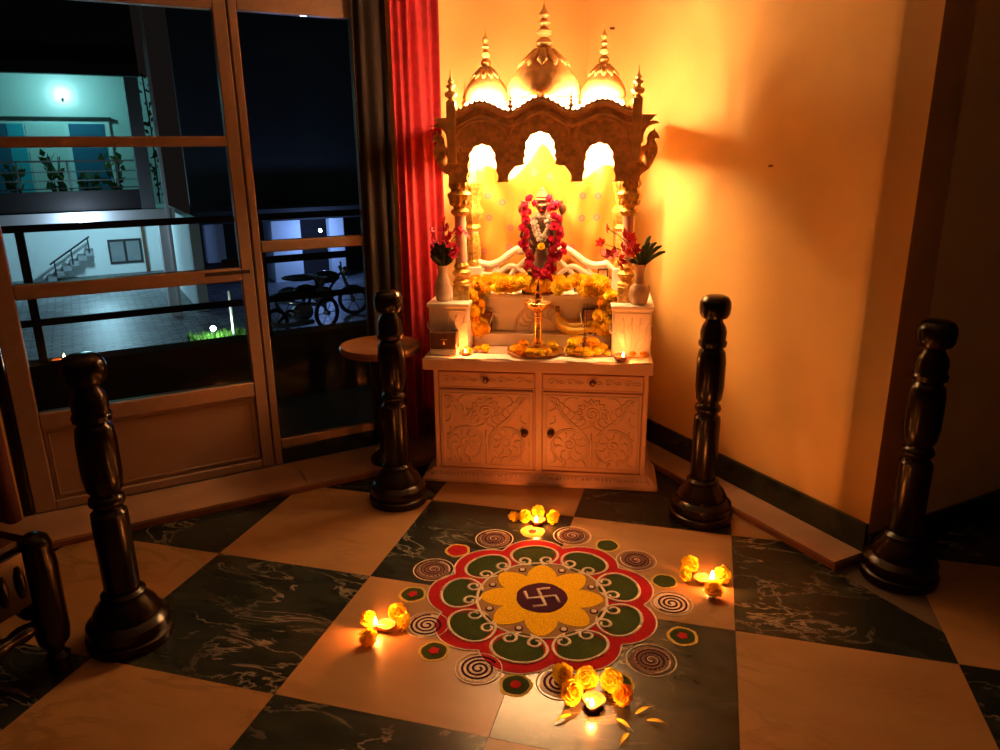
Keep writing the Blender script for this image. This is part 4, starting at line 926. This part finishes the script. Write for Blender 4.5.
for k, (r, a) in enumerate(((.423, 148.8), (.443, 107), (.422, 67.6), (.428, 28), (.457, -10.8), (.445, -49.8), (.418, -87.2), (.419, -125.9), (.423, -168.5))):
    cx, cy = r*cos(radians(a)), r*sin(radians(a)); red = k in (0, 1)
    d_ = disc(.046, .0002, .0010, 'p_ltyellow', 'dot_rim', rg, cx, cy, 26, .0015)
    disc(.037, .0008, .0020, 'p_ltyellow' if k == 1 else ('p_red' if k == 0 else 'p_green'), 'dot_fill', d_, cx, cy, 24, .001)
    if k not in (2, 3): disc(.015, .0018, .0034, 'p_red', 'dot_heart', d_, cx, cy, 16, .002)

# ================================================================== WOODEN POSTS
PB = [(.118, 0), (.122, .012), (.120, .030), (.110, .036), (.116, .046), (.114, .070), (.100, .084), (.092, .088), (.094, .096), (.084, .118), (.066, .138), (.058, .150), (.062, .160), (.050, .170)]
PSH = [(.046, .170), (.050, .180), (.051, .40), (.050, .418), (.040, .428), (.038, .436), (.047, .446), (.050, .456), (.047, .466), (.038, .474), (.040, .482), (.048, .494), (.054, .540), (.054, .640), (.050, .672), (.042, .684), (.038, .690)]
PN = [(.038, .690), (.050, .698), (.052, .712), (.046, .722), (.048, .750), (.042, .772), (.032, .788), (.030, .798)]
PK = [(.030, .798), (.046, .804), (.054, .818), (.057, .842), (.055, .862), (.046, .878), (.030, .885), (.004, .887)]
def post():
    t = thing('wooden_post', 'x', 'post')
    MB().lathe(PB, 32).build('post_base', 'wood', t, True); MB().lathe(PSH, 12).build('post_shaft', 'wood', t, True); MB().lathe(PN, 24).build('post_neck', 'wood', t, True); MB().lathe(PK, 24).build('post_knob', 'wood', t, True); return t
P0 = post()
spots = ((.045, -1.092, 0, 'dark turned wooden post nearest the camera at the left'), (.466, -.030, 0, 'dark turned wooden post standing left of the shrine cabinet'), (1.683, .128, 0, 'dark turned wooden post standing right of the shrine cabinet'), (2.336, -.150, 0, 'dark turned wooden post at the end of the cream wall'))
for k, (x, y, z, lb) in enumerate(spots):
    o = P0 if k == 0 else copytree(P0)
    o.location = (x, y, z); o.rotation_euler = (0, 0, k*.4); tag(o, lb, 'post', 'turned wooden posts around the shrine')

# ---- round table behind the left post
rt = thing('round_table', 'round wooden pedestal table between curtain and left post', 'table', WL(1.222, .203, STEP), 0)
MB().lathe([(.160, .518), (.172, .522), (.178, .532), (.178, .545), (.172, .553), (.168, .550), (.02, .549)], 36).build('table_top', 'tablewood', rt, True)
MB().lathe([(.06, .49), (.10, .505), (.15, .5175)], 24).build('table_apron', 'wood', rt, True)
MB().lathe([(.072, 0), (.074, .02), (.06, .035), (.03, .06), (.026, .09), (.040, .16), (.044, .22), (.030, .30), (.022, .36), (.034, .42), (.030, .45), (.055, .4895)], 20).build('table_pedestal', 'wood', rt, True)

# ---- carved low chair at the left edge
ch = thing('carved_chair', 'low carved dark wooden chair at the lower left edge of the photo', 'chair', (-.045, -1.265, 0), -.08)
LEG = [(.022, 0), (.028, .006), (.026, .03), (.034, .05), (.020, .065), (.024, .08), (.040, .10), (.044, .13), (.045, .24), (.046, .33), (.044, .355), (.040, .38), (.043, .395), (.036, .415), (.020, .426), (.004, .43)]
lm = MB().lathe(LEG, 14).mesh('leg', 'wood', True)
for x, y in ((0, 0), (-.52, 0), (0, -.52), (-.52, -.52)): link('leg', lm, ch, (x, y, 0))
def rung(a, b_, z, r=.024):
    A, B = Vector((*a, z)), Vector((*b_, z)); P = []; R_ = []
    for k in range(25): t = k/24; P.append(A.lerp(B, t)); R_.append(r*(.72+.28*abs(sin(t*pi*6))))
    return MB().tube(P, R_, 8).build('rung', 'wood', ch, 'all')
for z in (.17,): rung((0, -.046), (0, -.474), z); rung((-.046, 0), (-.474, 0), z); rung((-.52, -.046), (-.52, -.474), z); rung((-.046, -.52), (-.474, -.52), z)
for a, b_, c, d in ((-.018, .018, -.476, -.046), (-.538, -.502, -.476, -.046), (-.474, -.046, -.018, .018), (-.474, -.046, -.538, -.502)):
    ap = MB().cbox(a, b_, c, d, .245, .405, .004).build('apron', 'wood', ch); cv = MB()
    for k in range(9):
        x, y = lerp(a, b_, (k+.5)/9), lerp(c, d, (k+.5)/9)
        if b_-a < .1: x = b_
        else: y = d
        cv.ell((x, y, .325), (.014, .014, .05), 8, 6)
    cv.build('apron_carving', 'wood', ap, 'all')
MB().cbox(-.502, -.019, -.502, -.019, .37, .415, .01).build('seat', 'tablewood', ch)

# ================================================================== OUTSIDE THE DOOR
tag(MB().box(-7, 9, -22, -.16, -1.80, -1.74, T=WL).build('ground_outside', 'yard'), 'grey paved yard outside the door', 'ground', kind='structure')
tag(MB().box(-3, 5, -1.33, -.155, -.12, -.04, T=WL).build('veranda_floor', 'conc'), 'dark veranda floor just outside the door', 'floor', kind='structure')
tag(MB().box(-3, 5, -1.33, -1.18, -1.74, .355, T=WL).build('wall_parapet', 'parapet'), 'low dark parapet wall of the veranda', 'wall', kind='structure')
vr = thing('veranda_railing', 'black painted railing on the veranda parapet seen through the door', 'railing', WL(2.0, -1.25, .355), 0)
def VR(s, o, z): return WL(s, o, z)-WL(2.0, -1.25, .355)
for z in (.566, 1.047, .80):
    if z == .80: MB().box(-2.5, 1.62, -1.26, -1.24, z-.02, z+.02, T=VR).build('rail', 'rail', vr)
    else: MB().box(-2.5, 4.5, -1.26, -1.24, z-.018, z+.018, T=VR).build('rail', 'rail', vr)
for s in (-.9, .35, 1.40, 2.565, 3.7): MB().box(s-.02, s+.02, -1.27, -1.23, .355, 1.06, T=VR).build('rail_post', 'rail', vr)
diya('clay lamp burning on the veranda parapet beyond the glass', WL(2.50, -1.20, .355), .8, .25, .8, .9)
# far two-storey building
B = thing('neighbour_house', 'two storey pale house lit cyan across the yard', 'building', WL(2.0, -16, -1.74), 0)
B0 = WL(2.0, -16, -1.74)
def BT(s, o, z): return WL(s, o, z)-B0
def bp(name, s0, s1, o0, o1, z0, z1, m, parent=None): return MB().box(s0, s1, o0, o1, z0, z1, T=BT).build(name, m, parent or B)
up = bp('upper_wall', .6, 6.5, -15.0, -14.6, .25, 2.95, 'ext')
bp('roof_slab', .95, 6.5, -15.0, -12.4, 2.95, 3.25, 'extd'); bp('upper_storey_dark', .95, 6.5, -15.0, -14.6, 3.25, 7.5, 'extd'); bp('shade_fascia', .95, 6.5, -12.6, -12.4, 2.76, 7.5, 'extd')  # roof kept dark and fascia hung low to stand in for soffit shade
bp('balcony_slab', .60, 6.5, -14.6, -12.95, .16, .40, 'whitetrim')
bp('balcony_parapet', 1.05, 6.5, -13.12, -13.02, .4, .78, 'extd')
bp('column', .93, 1.17, -13.2, -12.98, .4, 2.95, 'conc'); bp('column', .93, 1.17, -13.2, -12.98, 2.95, 7.4, 'conc'); bp('drain_pipe', .70, .76, -13.0, -12.94, -1.74, 4.6, 'whitetrim')
rl = bp('balcony_rail', 1.18, 6.5, -13.1, -13.07, 1.30, 1.33, 'steel')
for z in (1.12, .96, .82): bp('balcony_rail', 1.18, 6.5, -13.1, -13.07, z, z+.02, 'steel')
for k in range(6): bp('baluster', 1.5+k*.8, 1.53+k*.8, -13.1, -13.07, .78, 1.33, 'steel')
wn = bp('balcony_window', 1.45, 3.62, -14.6, -14.52, .55, 2.10, 'whitetrim')
for s0, s1, m in ((1.55, 2.18, 'bluedoor'), (2.26, 2.62, 'ext'), (2.64, 2.92, 'ext'), (2.95, 3.22, 'bluecloth'), (3.24, 3.55, 'bluedoor')): bp('pane', s0, s1, -14.53, -14.50, .62, 2.02, m, wn)
bp('window_hood', 1.4, 3.7, -14.6, -14.45, 2.10, 2.15, 'extd')
# lower storey, set back
bp('lower_wall', .35, 7.0, -20.4, -20.0, -1.74, .2, 'ext'); bp('lower_side_wall', .15, .35, -20.4, -13.2, -1.74, .16, 'ext'); bp('lower_column', .72, .92, -13.3, -13.0, -1.74, .16, 'whitetrim')
lw = bp('lower_window', .85, 1.68, -20.0, -19.94, -1.46, -.80, 'extd')
for s in (.90, 1.30): bp('pane', s, s+.33, -19.95, -19.92, -1.40, -.86, 'conc', lw)
bp('brown_pilaster', .72, .80, -20.0, -19.92, -1.74, -.4, 'box')
for k in range(6):
    bp('stair_step', 2.05+k*.19, 2.25+k*.19, -19.98, -19.3, -1.0-.12*k-.12, -1.0-.12*k, 'conc')
MB().tube([BT(2.1, -19.3, -.62), BT(3.1, -19.3, -1.28)], .025, 6).build('stair_rail', 'rail', B)
for k in range(3): MB().tube([BT(2.15+k*.42, -19.3, -.65-.28*k), BT(2.15+k*.42, -19.3, -1.05-.27*k)], .02, 6).build('stair_baluster', 'rail', B)
# wall lamp and slab lamp
def lampthing(label, p, r, watt, c, m, lightoff):
    t = thing('outdoor_lamp', label, 'lamp', p); MB().ell((0, 0, 0), r).build('lamp_globe', m, t, 'all'); MB().tube([(0, 0, -r*2.2), (0, 0, -r*.9)], r*.35, 8).build('lamp_holder', 'rail', t)
    point_light('lamp_light', t, lightoff, watt, c, .08); return t
lampthing('cyan white lamp glowing on the upper balcony wall', WL(2.2, -14.45, 2.56), .06, 36, (.25, .95, .92), 'lampw', NL*.9)
lampthing('bright blue white lamp on the edge of the balcony slab', WL(2.24, -12.86, .27), .05, 26, (.55, .75, 1.0), 'lampb', NL*.25)
o_ = thing('outdoor_lamp', 'blue white tube lamp under the balcony slab', 'lamp', WL(2.0, -17.5, .05)); MB().tube([(-.3, 0, 0), (.3, 0, 0)], .02, 6).build('lamp_tube', 'lampb', o_); point_light('lamp_light', o_, (0, 0, -.1), 190, (.42, .82, 1.0), .1)
# balcony plants
lfm = MB()._a([(0, 0, 0), (.05, .02, .06), (0, 0, .16), (-.05, -.02, .06)], [(0, 1, 2, 3)]).mesh('leaf', 'leaf', 'all')
def plant(label, p, n, h, sp, pot=True):
    t = thing('potted_plant', label, 'plant', p)
    if pot: MB().lathe([(.08, 0), (.11, .18), (.12, .2), (.10, .2)], 12).build('pot', 'clay', t, True)
    z0 = .2 if pot else 0; st = MB()
    for k in range(5): a = k*1.3; st.tube([(0, 0, z0-.02), (cos(a)*sp*.4, sin(a)*sp*.4, z0+h*.5), (cos(a)*sp*.7, sin(a)*sp*.7, z0+h)], .008, 5)
    st.build('stems', 'leafd', t)
    for k in range(n):
        a = random.uniform(0, 6.28); zz = random.uniform(.15, 1); rr = sp*random.uniform(.2, 1)*(.5+.5*zz)
        link('leaf', lfm, t, (cos(a)*rr, sin(a)*rr, z0+h*zz), (random.uniform(-.9, .9), random.uniform(-.9, .9), a), random.uniform(.8, 1.4))
for k, (s, h, lb) in enumerate(((1.55, .75, 'bushy plant on the balcony next to the round column'), (2.0, .45, 'low plant on the balcony in front of the blue door'), (2.55, .8, 'tall plant on the balcony under the lamp'), (3.2, .6, 'plant on the balcony in front of the cyan curtain'), (3.6, .7, 'plant at the left end of the balcony'))):
    plant(lb, WL(s, -13.35, .40), 34, h, .22)
cr = thing('creeper', 'climbing creeper hanging beside the balcony column', 'plant', WL(.84, -13.05, .5))
MB().tube([(0, 0, 0), (.02, .02, 1.2), (0, 0, 2.3)], .015, 5).build('stems', 'leafd', cr)
for k in range(60): link('leaf', lfm, cr, (random.uniform(-.09, .09), random.uniform(-.06, .06), random.uniform(.1, 2.3)), (random.uniform(-1, 1), random.uniform(-1, 1), random.uniform(0, 6)), random.uniform(.5, .9))
# dark house farther right, with pale lit wall pieces
H2 = thing('dark_house', 'unlit dark house behind the yard seen through the right pane', 'building', WL(-3, -16.5, -1.74), 0); B1 = WL(-3, -16.5, -1.74)
def HT(s, o, z): return WL(s, o, z)-B1
def hp(name, s0, s1, o0, o1, z0, z1, m): return MB().box(s0, s1, o0, o1, z0, z1, T=HT).build(name, m, H2)
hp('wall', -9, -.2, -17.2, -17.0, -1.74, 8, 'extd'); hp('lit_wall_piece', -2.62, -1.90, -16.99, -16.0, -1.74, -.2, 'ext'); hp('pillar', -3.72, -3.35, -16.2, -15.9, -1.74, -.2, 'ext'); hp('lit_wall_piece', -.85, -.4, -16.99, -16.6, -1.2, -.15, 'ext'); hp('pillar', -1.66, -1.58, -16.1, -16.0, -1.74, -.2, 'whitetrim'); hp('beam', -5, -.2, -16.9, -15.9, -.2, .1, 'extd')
o_ = thing('outdoor_lamp', 'small blue lamp over the parking area of the dark house', 'lamp', WL(-2.9, -15.2, -.42)); MB().ell((0, 0, 0), .04).build('lamp_globe', 'lampb', o_, 'all'); point_light('lamp_light', o_, (0, 0, -.08), 60, (.22, .38, 1.0), .08)
# garden bed with lamp
gb = thing('garden_bed', 'small lit lawn bed in the yard', 'garden bed', WL(.62, -9.55, -1.74)); G0 = WL(.62, -9.55, -1.74)
def GT(s, o, z): return WL(s, o, z)-G0
MB().box(.05, 1.02, -9.9, -9.2, -1.74, -1.54, T=GT).build('kerb', 'conc', gb)
gr = MB()
for k in range(900):
    s, o = random.uniform(.08, .99), random.uniform(-9.87, -9.23); p = GT(s, o, -1.54); a = random.uniform(0, 6.28); h = random.uniform(.05, .14); l = random.uniform(-.04, .04)
    gr._a([p+Vector((cos(a)*.012, sin(a)*.012, 0)), p-Vector((cos(a)*.012, sin(a)*.012, 0)), p+Vector((l, l*.7, h))], [(0, 1, 2)])
gr.build('grass', 'grass', gb)['kind'] = 'stuff'
lampthing('white garden lamp glowing over the small lawn', WL(.62, -9.5, -1.34), .045, 14, (.8, 1.0, .8), 'lampb', NL*.08)
tag(MB().tube([WL(.30, -9.5, -1.66), WL(.30, -9.5, -.75)], .03, 8).build('garden_post', 'whitetrim'), 'thin pale post standing in the lit lawn', 'post')
# motorbikes
def bike(label, p, rz):
    t = thing('motorbike', label, 'motorbike', p, rz, 'motorbikes parked in the yard')
    for x in (-.62, .62):
        wv = MB().tube([(x+.27*cos(a), 0, .30+.27*sin(a)) for a in [2*pi*k/20 for k in range(20)]], .04, 6, 1, True).build('wheel', 'black', t, 'all')
        MB().tube([(x, -.05, .30), (x, .05, .30)], .05, 8).build('hub', 'chrome', wv)
        sp_ = MB()
        for k in range(6): a = k*pi/3; sp_.tube([(x, 0, .3), (x+.25*cos(a), 0, .3+.25*sin(a))], .008, 4)
        sp_.build('spokes', 'chrome', wv)
    MB().tube([(.62, 0, .30), (.48, 0, .70), (.40, 0, .98)], .035, 6).build('fork', 'chrome', t)
    MB().tube([(.40, -.32, 1.02), (.42, -.1, 1.0), (.42, .1, 1.0), (.40, .32, 1.02)], .018, 6).build('handlebar', 'black', t)
    MB().ell((.12, 0, .78), (.27, .13, .13)).build('fuel_tank', 'bikepaint', t, 'all'); MB().ell((-.38, 0, .78), (.38, .13, .07)).build('seat', 'black', t, 'all')
    MB().ell((.02, 0, .42), (.24, .14, .18)).build('engine', 'chrome', t, 'all'); MB().tube([(-.62, 0, .30), (-.3, 0, .5), (.1, 0, .45), (.4, 0, .85)], .03, 6).build('bike_frame', 'black', t)
    MB().ell((.50, 0, .88), (.08, .10, .10)).build('headlamp', 'chrome', t, 'all'); MB().tube([(.1, -.16, .25), (-.5, -.17, .30), (-.85, -.18, .36)], .045, 8).build('exhaust', 'chrome', t, 'all')
bike('motorbike parked nearer the door frame, seen through the right pane', WL(-.95, -9.9, -1.74), AL+.5)
bike('motorbike parked farther right before the white pillar', WL(-1.75, -11.4, -1.74), AL-.35)
